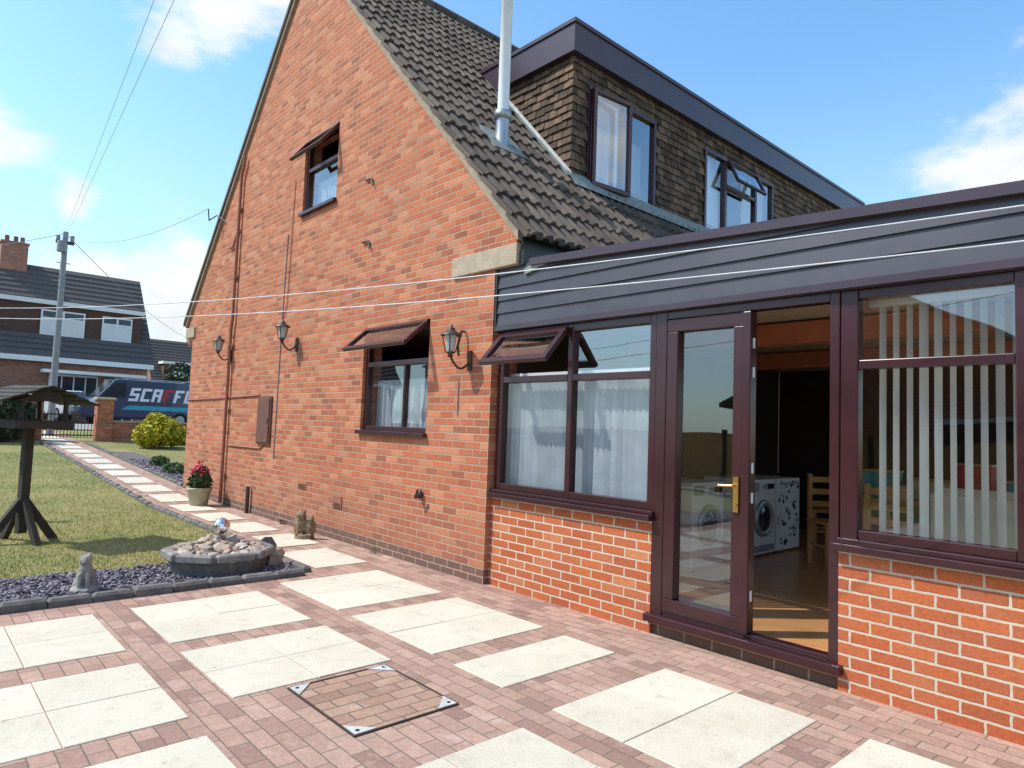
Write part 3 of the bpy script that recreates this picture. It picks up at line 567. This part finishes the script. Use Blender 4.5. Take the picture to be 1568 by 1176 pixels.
g=MB(); [g.box(x,x+.07,y,y+.07,.168,.90,WOOD) for x in (2.26,3.67) for y in (2.96,3.57)]; g.box(2.3,3.7,2.98,3.0,.82,.90,WOOD); g.obj('legs',e)
for (x,y,w_,h_,c) in ((2.25,3.1,.3,.25,TEAL),(2.62,3.3,.35,.18,CREAM),(3.05,3.1,.3,.36,REDC),(2.5,2.96,.2,.12,CREAM),(3.45,3.2,.22,.22,TEAL)):
    g=MB(); g.cbox(x,x+w_,y,y+w_*.8,.94,.94+h_,.01,c); g.cbox(x-.01,x+w_+.01,y-.01,y+w_*.8+.01,.94+h_,.96+h_,.006,WOOD); g.obj('storage_box')
e=empty('armchair'); g=MB(); g.cbox(3.2,3.95,1.2,1.9,.2,.6,.06,CREAM); g.cbox(3.2,3.95,1.9,2.1,.2,1.15,.06,CREAM); g.cbox(3.05,3.2,1.2,2.1,.2,.85,.05,CREAM); g.cbox(3.95,4.1,1.2,2.1,.2,.85,.05,CREAM)
g.obj('upholstery',e,.02)
g=MB(); [g.box(x,x+.05,y,y+.05,.168,.2,WOOD) for x in (3.1,4.0) for y in (1.25,2.0)]; g.obj('feet',e)
# ------------------------------------------------------------------ washing lines
def line(a,b_,sag,name):
    g=MB(); a=Vector(a);b_=Vector(b_); pts=[]
    for i in range(41):
        t=i/40; p=a.lerp(b_,t); p.z-=4*sag*t*(1-t); pts.append(p)
    g.tube(pts,.0036,WIREM,6); g.obj(name)
line((-7.3,-4.16,2.86),(5.75,.05,2.70),.26,'washing_line'); line((-7.3,-4.21,2.74),(5.75,.05,2.52),.25,'washing_line')
g=MB(); g.cyl((-7.32,-4.19,-.1),(-7.32,-4.19,2.95),.04,GREYM); g.lathe((-7.32,-4.19,2.95),[(.045,0),(.03,.04),(0,.05)],GREYM,12); g.box(-7.36,-7.28,-4.3,-4.08,2.72,2.78,GREYM); g.obj('washing_line_post')
# ------------------------------------------------------------------ rockery planter
e=empty('rockery_planter'); C=(-1.86,-1.80); g=MB(); n=8; r0,r1=.42,.46; 
vs=[]
for (r,z) in ((r0,.0),(r1,.17),(r1+.03,.17),(r1+.03,.215),(r1-.05,.215),(r1-.06,.12)):
    vs+=[(C[0]+r*math.cos(2*math.pi*(i+.5)/n)*.95,C[1]+r*math.sin(2*math.pi*(i+.5)/n),z) for i in range(n)]
g.add(vs,[(k*n+i,k*n+(i+1)%n,(k+1)*n+(i+1)%n,(k+1)*n+i) for k in range(5) for i in range(n)]+[tuple(range(5*n,6*n))],TUBM)
for i in range(n):
    a=2*math.pi*(i+1)/n; rr=.475*math.cos(math.pi/n)
    g.T=Matrix.Translation((C[0]+rr*math.cos(a)*.95,C[1]+rr*math.sin(a),.17))@Matrix.Rotation(a+math.pi/2,4,'Z'); g.cbox(-.165,.165,-.045,.045,0,.065,.014,TUBM)
g.T=None; g.obj('tub',e)
g=MB()
for i in range(250):
    a=random.uniform(0,6.28); rr=.40*math.sqrt(random.random()); hz=.19+.16*max(0,1-rr/.42)*random.uniform(.3,1)
    s=random.choice((.02,.025,.03,.04,.05,.062)); R=Matrix.Rotation(random.uniform(0,6),3,'Z')@Matrix.Rotation(random.uniform(-.9,.9),3,'X')
    big=s>.05
    g.ell((C[0]+rr*math.cos(a),C[1]+rr*math.sin(a),hz),(s*1.35,s*.95,s*.7),COB,7 if big else 9,6,jit=.7,rot=R,smooth=not big)
g.ell((-2.0,-1.30,.12),(.03,.12,.15),KERB,7,5,jit=.8,smooth=False); g.ell((-1.72,-1.29,.10),(.05,.09,.12),COB,7,5,jit=.8,smooth=False)
g.obj('cobbles',e)
g=MB(); g.ell((-1.9,-1.78,.43),(.08,.08,.08),MIRROR,24,16); g.obj('silver_ball',e)
# ------------------------------------------------------------------ statues
def cat(x,y,rot):
    g=MB(); g.T=Matrix.Translation((x,y,.0))@Matrix.Rotation(rot,4,'Z'); S=STATUE
    g.ell((0,0,.04),(.11,.13,.045),S); g.ell((0,.03,.12),(.075,.09,.11),S); g.ell((0,-.01,.19),(.055,.06,.09),S); g.ell((0,-.03,.285),(.048,.052,.045),S); g.ell((0,-.075,.272),(.022,.02,.018),S)
    for s in (-1,1):
        g.cyl((s*.028,-.035,.31),(s*.035,-.03,.355),.02,S,.003,8); g.cyl((s*.028,-.06,.18),(s*.03,-.085,.05),.02,S,.018,8); g.ell((s*.03,-.1,.05),(.02,.03,.014),S); g.ell((s*.06,.03,.075),(.035,.06,.045),S)
    g.tube([(.05,.1,.05),(.1,.05,.05),(.11,-.02,.05)],.017,S,8); g.T=None
    g.obj('cat_statue',remesh=.008)
cat(-1.57,-2.97,math.radians(70))
g=MB(); g.T=Matrix.Translation((-3.16,-.30,0))@Matrix.Rotation(math.radians(50),4,'Z')
g.cyl((0,0,0),(0,0,.06),.13,OWLM,.115,16)
for ox,oz,sc_ in ((-.05,0,1.),(.07,-.05,.8)):
    def P(a,b_,c): return (ox+a*sc_,b_*sc_-.02*(sc_<1),.05+(c-.05)*sc_)
    S=lambda *r:tuple(v*sc_ for v in r)
    g.ell(P(0,0,.17),S(.07,.075,.13),OWLM); g.ell(P(0,-.01,.295),S(.062,.06,.06),OWLM)
    for s in (-1,1): g.ell(P(s*.03,-.058,.30),S(.024,.015,.024),OWLM); g.cyl(P(s*.04,0,.33),P(s*.05,-.01,.375),.018*sc_,OWLM,.003,8); g.ell(P(s*.065,.01,.17),S(.025,.05,.1),OWLM); g.ell(P(s*.03,-.07,.065),S(.022,.03,.015),OWLM)
    g.cyl(P(0,-.065,.295),P(0,-.088,.275),.012*sc_,OWLM,.002,8)
g.T=None; g.obj('owl_statue',remesh=.008)
e=empty('flower_pot'); g=MB(); px,py=-6.95,-.38; g.lathe((px,py,0.0),[(0,0),(.13,0),(.14,.02),(.18,.25),(.20,.26),(.20,.31),(.17,.31),(.16,.26),(0,.26)],TERR,24); g.obj('pot',e)
leafcloud('foliage',[(px,py,.40,.18,.18,.15),(px+.05,py,.5,.12,.12,.16)],800,.04,LEAFG,e); leafcloud('blooms',[(px,py,.56,.15,.15,.12),(px-.05,py,.68,.07,.07,.09),(px+.12,py,.55,.06,.06,.06)],230,.034,PINK,e)
e=empty('bird_table'); bx,by=-4.5,-3.08; g=MB(); R=Matrix.Translation((bx,by,0))@Matrix.Rotation(math.radians(20),4,'Z'); g.T=R
g.box(-.045,.045,-.045,.045,.10,1.30,DWOOD)
for k in range(4):
    g.T=R@Matrix.Rotation(k*math.pi/2,4,'Z'); g.prism([(.30,.0),(.40,.0),(.045,.50),(.045,.38)],-.03,.03,DWOOD); 
g.T=R; g.box(-.33,.33,-.28,.28,1.30,1.335,DWOOD)
for (a,b_,c,d) in ((-.33,.33,-.30,-.28),(-.33,.33,.28,.30),(-.35,-.33,-.3,.3),(.33,.35,-.3,.3)): g.box(a,b_,c,d,1.29,1.38,DWOOD)
for a in (-.28,.28):
    for b_ in (-.23,.23): g.box(a-.02,a+.02,b_-.02,b_+.02,1.335,1.62,DWOOD)
g.box(-.1,.1,-.08,.08,1.335,1.40,DWOOD)
g.obj('post_and_platform',e,.004)
g=MB(); g.T=R
for s in (-1,1):
    for k in range(4):
        u0,u1=k*.13,(k+1)*.13+.015; zz0=1.76-.38*u0+.02;zz1=1.76-.38*u1+.034
        g.add([(-.42,s*u0,zz0),(.42,s*u0,zz0),(.42,s*u1,zz1),(-.42,s*u1,zz1),(-.42,s*u0,zz0-.015),(.42,s*u0,zz0-.015),(.42,s*u1,zz1-.02),(-.42,s*u1,zz1-.02)],[(0,1,2,3),(4,7,6,5),(2,6,7,3),(0,3,7,4),(1,5,6,2)],DWOOD)
g.prism([(-.3,1.60),(.3,1.60),(0,1.74)],-.32,-.30,DWOOD,'X'); g.prism([(-.3,1.60),(.3,1.60),(0,1.74)],.30,.32,DWOOD,'X'); g.obj('roof',e)
# ------------------------------------------------------------------ front boundary
FX=-19.7; gzf=gz(FX)
g=MB(); g.box(FX-.22,FX+.22,.45,.9,gzf-.1,gzf+1.3,B_GABLE); g.cbox(FX-.27,FX+.27,.40,.95,gzf+1.3,gzf+1.38,.03,STONE)
g.box(FX-.12,FX+.12,.9,14,gzf-.1,gzf+.6,B_GABLE); g.box(FX-.15,FX+.15,.9,14,gzf+.6,gzf+.66,STONE)
g.box(FX-.22,FX+.22,-1.35,-.95,gzf-.1,gzf+1.3,B_GABLE); g.cbox(FX-.27,FX+.27,-1.4,-.9,gzf+1.3,gzf+1.38,.03,STONE); g.box(FX-.12,FX+.12,-12,-1.35,gzf-.1,gzf+.9,B_GABLE); g.obj('garden_wall')
g=MB(); 
for z in (.15,.78): g.box(FX-.015,FX+.015,-.93,.43,gzf+z,gzf+z+.04,IRON)
y=-.9
while y<.42: g.cyl((FX,y,gzf+.08),(FX,y,gzf+.9),.011,IRON,n=6); y+=.09
g.obj('iron_gate')
leafcloud('hedge',[(-18.9,-2.3,gzf+.75,.6,1.2,.8),(-18.8,-4.0,gzf+.8,.6,1.3,.85),(-18.9,-6,gzf+.8,.7,1.6,.9)],16000,.06,LEAFD)
leafcloud('yellow_shrub',[(-17.3,1.7,gz(-17.3)+.5,.6,.62,.45),(-17.2,1.35,gz(-17)+.38,.4,.4,.32),(-17.4,2.1,gz(-17)+.42,.42,.4,.35),(-17.25,1.6,gz(-17)+.85,.3,.3,.22)],6000,.055,LEAFY)
leafcloud('variegated_shrub',[(-16.0,3.2,gz(-16)+.3,.5,.5,.38),(-15.8,3.8,gz(-16)+.35,.5,.5,.4)],5000,.045,LEAFL)
leafcloud('border_plants',[(-18.6,2.8,gzf+.25,.4,.9,.3),(-11.2,.45,gz(-11)+.12,.35,.25,.14),(-12.6,.5,gz(-12.6)+.12,.3,.2,.12)],3500,.04,LEAFG)
leafcloud('weeds',[(-1.9,-.06,.02,.06,.03,.03),(-4.4,-.05,.03,.08,.03,.04),(-8.3,-.08,.05,.15,.05,.07),(-7.6,-.1,.04,.1,.05,.06),(-1.4,-1.1,.01,.03,.03,.02)],260,.016,LEAFG)
# ------------------------------------------------------------------ street
g=MB(); g.add([(-27,-300,.905),(-26.999,300,.905),(-34,300,.905),(-34,-300,.905)],[(0,1,2,3)],ASPH); g.obj('road')
g=MB(); g.box(-27,-26.85,-200,200,.5,1.0,CONC); g.add([(-26.85,-200,1.0),(-24.5,-200,.83),(-24.5,200,.83),(-26.85,200,1.0)],[(3,2,1,0)],CONC); g.box(-34.15,-34,-200,200,.8,1.02,CONC); g.add([(-36,-200,1.02),(-34.15,-200,1.02),(-34.15,200,1.02),(-36,200,1.02)],[(0,1,2,3)],CONC); g.obj('pavement')
def wheels(g,xsw,w,r,T):
    g.T=T
    for x in xsw:
        for s in (-1,1):
            g.cyl((x,s*(w/2-.2),r),(x,s*(w/2+.01),r),r,RUB,n=20); g.cyl((x,s*(w/2+.005),r),(x,s*(w/2+.025),r),r*.6,GREYM,n=14)
GL={'S':['111','100','111','001','111'],'C':['111','100','100','100','111'],'A':['111','101','111','101','101'],'F':['111','100','110','100','100'],'O':['111','101','101','101','111']}
def van(x,y,rot,zg):
    e=empty('parked_van'); T=Matrix.Translation((x,y,zg))@Matrix.Rotation(rot,4,'Z'); g=MB(); g.T=T; W=1.9
    pr=[(-2.45,.35),(-2.5,.9),(-2.45,1.95),(-2.3,2.1),(1.0,2.12),(1.25,2.05),(1.85,1.3),(2.35,1.15),(2.5,.8),(2.45,.35)]
    g.prism(pr,-W/2,W/2,VANB); g.obj('body',e,.06)
    g=MB(); g.T=T
    for s in (-1,1):
        y0=s*(W/2+.004)
        g.add([(.75,y0,1.3),(1.7,y0,1.3),(1.2,y0,1.92),(.75,y0,1.95)],[(0,1,2,3)],VGL)
        y1=s*(W/2+.006); u=.62
        for li,ch_ in enumerate('SCAFFO'):
            for r_,row in enumerate(GL[ch_]):
                for c_,bit in enumerate(row):
                    if bit=='1':
                        a=u-.13*c_; zz=1.75-.12*r_; sk_=.05*(4-r_)*.5; g.add([(a-sk_,y1,zz),(a-.13-sk_,y1,zz),(a-.13-sk_+.025,y1,zz-.12),(a-sk_+.025,y1,zz-.12)],[(0,1,2,3)],VDECAL if li!=3 else VRED)
            u-=.47
        g.add([(-2.2,y1,.75),(.9,y1,.75),(.6,y1,.95),(-2.2,y1,.95)],[(0,1,2,3)],VCY)
        g.add([(1.72,y1,1.0),(2.38,y1,.95),(2.3,y1,1.12),(1.86,y1,1.26)],[(0,1,2,3)],VDECAL)
    g.add([(1.29,-.8,2.04),(1.29,.8,2.04),(1.86,.85,1.32),(1.86,-.85,1.32)],[(0,1,2,3)],VGL)
    g.box(2.44,2.52,-.85,.85,.4,.6,BLACK); g.box(2.40,2.49,-.85,-.55,.8,.98,WHITE); g.box(2.40,2.49,.55,.85,.8,.98,WHITE)
    g.box(-2.1,.9,-.7,-.66,2.16,2.2,GREYM); g.box(-2.1,.9,.66,.7,2.16,2.2,GREYM)
    for xx in (-1.8,-.6,.6): g.box(xx,xx+.04,-.7,.7,2.12,2.17,GREYM)
    g.obj('windows_and_graphics',e); g=MB(); wheels(g,(-1.6,1.55),W,.34,T); g.obj('wheels',e)
van(-30.3,4.15,-math.pi/2,.905)
def car(x,y,rot,zg):
    e=empty('parked_car'); T=Matrix.Translation((x,y,zg))@Matrix.Rotation(rot,4,'Z'); g=MB(); g.T=T; W=1.7
    g.prism([(-2.0,.3),(-2.05,.7),(-1.95,.95),(-1.6,1.02),(1.0,1.0),(1.8,.88),(2.05,.6),(2.0,.3)],-W/2,W/2,CARW); g.obj('body',e,.07)
    g=MB(); g.T=T; g.prism([(-1.85,.98),(-1.55,1.38),(-1.2,1.47),(.1,1.47),(.35,1.42),(1.05,.98)],-W/2+.12,W/2-.12,VGL); g.prism([(-1.5,1.45),(-1.2,1.50),(.1,1.50),(.3,1.45)],-W/2+.14,W/2-.14,CARW)
    for s in (-1,1):
        for xx in (-.55,-1.5): g.box(xx,xx+.08,s*(W/2-.115)-.01,s*(W/2-.115)+.01,.98,1.45,CARW)
    g.box(1.9,2.04,-.75,-.45,.6,.75,WHITE); g.box(1.9,2.04,.45,.75,.6,.75,WHITE); g.obj('cabin',e,.02); g=MB(); wheels(g,(-1.25,1.3),W,.31,T); g.obj('wheels',e)
car(-34.6,1.9,.25,1.02); car(-33.0,11.8,-math.pi/2,.905)
NB=brickmat('neighbour_brick',[(0,(.22,.10,.07)),(.5,(.36,.15,.10)),(1,(.44,.22,.15))],(.35,.28,.22),stain=.2)
def chalet(X,y0,y1,zg,name='neighbour_house',flip=1):
    e=empty(name); T=Matrix.Translation((X,0,zg))@Matrix.Scale(flip,4,(1,0,0)); g=MB(); g.T=T
    D=8.4; zr=8.6; ze=3.7; k=(zr-ze)/(D/2)
    g.prism([(-D,-.5),(0,-.5),(0,ze),(-D/2,zr-.15),(-D,ze)],y0,y1,NB); g.obj('walls',e)
    g=MB(); g.T=T; 
    for s in (0,1):
        P=[(.35,ze-.35*k+.12),(-D/2,zr+.12),(-D/2,zr-.0),(.35,ze-.35*k)] if s==0 else [(-D-.35,ze-.35*k+.12),(-D/2,zr+.12),(-D/2,zr),(-D-.35,ze-.35*k)]
        g.prism(P,y0-.25,y1+.25,NTILE)
    for i in range(1,18):
        t=i/18; x=.35-(D/2+.35)*t; z=ze-.35*k+(zr-ze+.35*k)*t+.12; g.box(x-.03,x+.03,y0-.25,y1+.25,z,z+.04,NTILE)
    g.obj('roof',e)
    g=MB(); g.T=T; g.box(-3.4,-.7,y0+.8,y1-.3,ze+.4,6.15,NDORM); g.box(-3.5,-.5,y0+.65,y1-.2,6.15,6.38,RENDR); g.obj('dormer',e)
    g=MB(); g.T=T; q=MB(); q.T=T; L=y1-y0
    g.box(.3,.42,y0-.2,y1+.2,ze-.62,ze-.36,RENDR)
    for (ya,yb) in ((y1-9.2,y1-7.4),(y1-5.07,y1-3.08),(y1-2.27,y1-.8)):
        za=4.55; zb2=5.88; g.box(-.69,-.60,ya,yb,za,zb2,WHITE)
        m_=(ya+yb)/2; pq=[(ya+.08,m_-.05),(m_+.05,yb-.08)]
        for (u,v) in pq:
            q.add([(-.59,u,za+.08),(-.59,v,za+.08),(-.59,v,zb2-.45),(-.59,u,zb2-.45)],[(0,1,2,3)],BLIND); q.add([(-.59,u,zb2-.38),(-.59,v,zb2-.38),(-.59,v,zb2-.08),(-.59,u,zb2-.08)],[(0,1,2,3)],VGL)
    for (ya,yb,z0,z1) in ((y1-11,y1-9.2,.9,2.3),(y1-8,y1-7,.0,2.1),(y1-4.6,y1-2.4,.7,2.5),(y1-2.1,y1-.6,.0,2.4)):
        g.box(.0,.07,ya,yb,z0,z1,WHITE); n=max(1,round((yb-ya)/.6))
        for i in range(n): u=ya+.06+(yb-ya-.06)*i/n; v=ya+(yb-ya-.06)*(i+1)/n; q.add([(.075,u,z0+.1),(.075,v,z0+.1),(.075,v,z1-.1),(.075,u,z1-.1)],[(0,1,2,3)],VGL)
    g.box(0.08,1.1,y1-5,y1-.3,2.52,2.68,RENDR)
    g.obj('window_frames',e); q.obj('window_panes',e)
    g=MB(); g.T=T; cy=y1-6.2; g.box(-D/2-.45,-D/2+.45,cy-.5,cy+.7,zr-.5,zr+1.1,NB); g.box(-D/2-.5,-D/2+.5,cy-.55,cy+.75,zr+1.1,zr+1.2,NB)
    for d in (-.25,.15,.45): g.lathe((-D/2,cy+d,zr+1.2),[(.12,0),(.10,.35),(.12,.36),(.09,.37)],NB,10)
    g.obj('chimney',e)
chalet(-37,-6.0,6.1,.9); chalet(-64,13.5,24,.2); chalet(-36.5,-22,-9,.9)
e=empty('bungalow'); g=MB(); g.box(-6,3,-24,-15,-.1,2.6,B_CONS); g.prism([(-6,2.6),(3,2.6),(-1.5,5.6)],-24,-15.0,B_CONS); g.box(6.5,16,-25,-15.5,-.1,2.7,B_CONS); g.prism([(6.5,2.7),(16,2.7),(11.2,6.0)],-25,-15.5,B_CONS); g.obj('walls',e)
g=MB()
for (a,c,b_,zz0,zz1) in ((-6,-1.5,3,2.6,5.6),(6.5,11.2,16,2.7,6.0)):
    g.prism([(a-.4,zz0-.25),(c,zz1),(c,zz1+.15),(a-.4,zz0-.1)],-25.3,-14.8,NTILE); g.prism([(b_+.4,zz0-.25),(c,zz1),(c,zz1+.15),(b_+.4,zz0-.1)],-25.3,-14.8,NTILE)
g.obj('roof',e); g=MB(); g.box(-4.5,-2.5,-15.0,-14.93,.9,2.1,WHITE); g.box(-.5,1.5,-15.0,-14.93,.9,2.1,WHITE); g.box(-4.4,-2.6,-14.93,-14.92,1.,2.,VGL); g.box(-.4,1.4,-14.93,-14.92,1.,2.,VGL); g.obj('windows',e)
def fence(y,x0,n):
    g=MB()
    for i in range(n):
        x=x0+i*1.83; g.box(x,x+.1,y-.05,y+.05,0,1.6,DWOOD); g.box(x+.1,x+1.83,y-.02,y+.01,.05,1.5,WOOD)
    g.obj('garden_fence')
fence(-12,-12,18); fence(13,.5,12)
# ------------------------------------------------------------------ pole + wires
e=empty('telegraph_pole'); g=MB(); PX,PY=-21.6,-.45; zp=gz(PX); g.cyl((PX,PY,zp-.3),(PX,PY,7.45),.11,CABLE,.08,12)
g.box(PX-.06,PX+.06,PY-.26,PY+.26,7.05,7.14,IRON); g.cyl((PX+.12,PY-.1,6.75),(PX+.12,PY-.1,7.1),.14,CABLE); g.cyl((PX,PY+.2,7.14),(PX,PY+.2,7.35),.06,CABLE); g.cyl((PX,PY-.2,7.14),(PX,PY-.2,7.3),.06,CABLE)
for z in (5.2,5.6,6.0,6.4): g.cyl((PX,PY-.2,z),(PX,PY+.2,z),.014,IRON,n=6)
g.obj('pole_and_fittings',e)
def wire(a,b_,sag,r=.009):
    g=MB(); a=Vector(a);b_=Vector(b_); P=[]
    for i in range(25):
        t=i/24; p=a.lerp(b_,t); p.z-=4*sag*t*(1-t); P.append(p)
    g.tube(P,r,CABLE,5); g.obj('overhead_wire')
wire((PX,PY,7.5),(23.4,-5.0,5.2),0,.0035); wire((PX,PY+.05,7.4),(23.4,-4.6,5.3),0,.0035)
wire((PX,PY,7.4),(-37,-12,6.4),.5,.01); wire((PX,PY,7.4),(-64,18,8.6),.9,.012); wire((PX,PY,7.3),(-7.9,-.24,5.3),.4,.005)
def tree(x,y,h,s):
    e=empty('tree'); z0=gz(x); g=MB(); g.cyl((x,y,z0-.2),(x,y,z0+h*.5),.22,TRUNKM,.13)
    bl=[]
    for k in range(7):
        a=random.uniform(0,6.28); rr=s*random.uniform(.3,.7); zz=z0+h*random.uniform(.5,.9); q=(x+rr*math.cos(a),y+rr*math.sin(a),zz); g.cyl((x,y,z0+h*.4),q,.08,TRUNKM,.03,8); bl.append((*q,s*.5,s*.5,s*.38))
    g.obj('trunk',e); leafcloud('crown',bl,5000,.14,LEAFD,e)
tree(-52,-14,8,3); tree(-56,13.5,4.8,2.3); tree(-48,21,6,3)
# ------------------------------------------------------------------ world + sun
el=math.radians(52); hx,hy=-.62,-.785; w=bpy.data.worlds.new('World'); sc.world=w; w.use_nodes=True; nt=w.node_tree; bg=nt.nodes['Background']
sk=nt.nodes.new('ShaderNodeTexSky'); sk.sky_type='NISHITA'; sk.sun_disc=False; sk.sun_elevation=el; sk.sun_rotation=math.atan2(hx,hy); sk.air_density=1.0; sk.dust_density=.8; sk.ozone_density=1.5
tc=nt.nodes.new('ShaderNodeTexCoord'); nv=nt.nodes.new('ShaderNodeVectorMath'); nv.operation='NORMALIZE'; lk(nt,tc.outputs['Generated'],nv.inputs[0]); D=nv.outputs[0]
tot=None
for (dx,dy,dz,R) in ((-1.06,.30,.68,.17),(-1.0,.36,.70,.14),(-1.07,.29,.17,.17),(-1.14,.213,.165,.14),(-.25,1.173,.40,.13),(-.1,1.2,.38,.25),(-1.27,.06,.41,.09),(-1.17,.17,.30,.05),(.9,-.6,.5,.5),(.1,-1,.35,.4),(-.7,-.7,.4,.35),(.8,.5,.5,.4)):
    c=Vector((dx,dy,dz)).normalized(); q=nt.nodes.new('ShaderNodeVectorMath'); q.operation='DISTANCE'; lk(nt,D,q.inputs[0]); q.inputs[1].default_value=c
    v=MR(nt,q.outputs['Value'],0,R,1,0); tot=v if tot is None else MA(nt,'MAXIMUM',tot,v)
mp=nt.nodes.new('ShaderNodeMapping'); mp.inputs['Scale'].default_value=(1,1,1.9); lk(nt,D,mp.inputs[0])
n1=NOI(nt,mp.outputs[0],7,10,.6); cm=MR(nt,MA(nt,'ADD',MA(nt,'MULTIPLY',tot,.75),MA(nt,'MULTIPLY',MA(nt,'SUBTRACT',n1,.5),1.7)),.22,.66,0,.97,True)
cm=MA(nt,'MULTIPLY',cm,MR(nt,tot,0,.12))
shade=MR(nt,NOI(nt,mp.outputs[0],11,6),.3,.6,7.0,8.2)
cc=nt.nodes.new('ShaderNodeCombineColor'); lk(nt,MA(nt,'MULTIPLY',shade,.965),cc.inputs[0]); lk(nt,MA(nt,'MULTIPLY',shade,.99),cc.inputs[1]); lk(nt,shade,cc.inputs[2])
sepd=nt.nodes.new('ShaderNodeSeparateXYZ'); lk(nt,D,sepd.inputs[0])
haze=MR(nt,sepd.outputs[2],0.,.5,.62,0,True)
skc=MIX(nt,1.,sk.outputs[0],(1.6,2.15,2.35),'MULTIPLY'); skc=MIX(nt,haze,skc,(5.7,7.1,7.9))
lk(nt,MIX(nt,cm,skc,cc.outputs[0]),bg.inputs[0]); bg.inputs[1].default_value=.13
sd=bpy.data.lights.new('sun','SUN'); sd.energy=4.9; sd.angle=math.radians(.5); sd.color=(1,.95,.86); so=bpy.data.objects.new('sun',sd); sc.collection.objects.link(so)
dv=Vector((hx*math.cos(el),hy*math.cos(el),math.sin(el))); so.rotation_euler=dv.to_track_quat('Z','Y').to_euler()
# ------------------------------------------------------------------ camera (solved from the building's vanishing lines)
yaw,pit,rol=2.4046,.0641,.0369
fw=Vector((math.cos(pit)*math.cos(yaw),math.cos(pit)*math.sin(yaw),math.sin(pit))); r=Vector((math.sin(yaw),-math.cos(yaw),0)); u=r.cross(fw)
r2=math.cos(rol)*r+math.sin(rol)*u; u2=-math.sin(rol)*r+math.cos(rol)*u
cd=bpy.data.cameras.new('camera'); cd.sensor_width=36; cd.lens=36*1034.67/1568; cd.clip_end=2000; cd.clip_start=.05
co=bpy.data.objects.new('camera',cd); M=Matrix((r2,u2,-fw)).transposed().to_4x4(); M.translation=(4.958,-4.222,1.5); co.matrix_world=M; sc.collection.objects.link(co); sc.camera=co
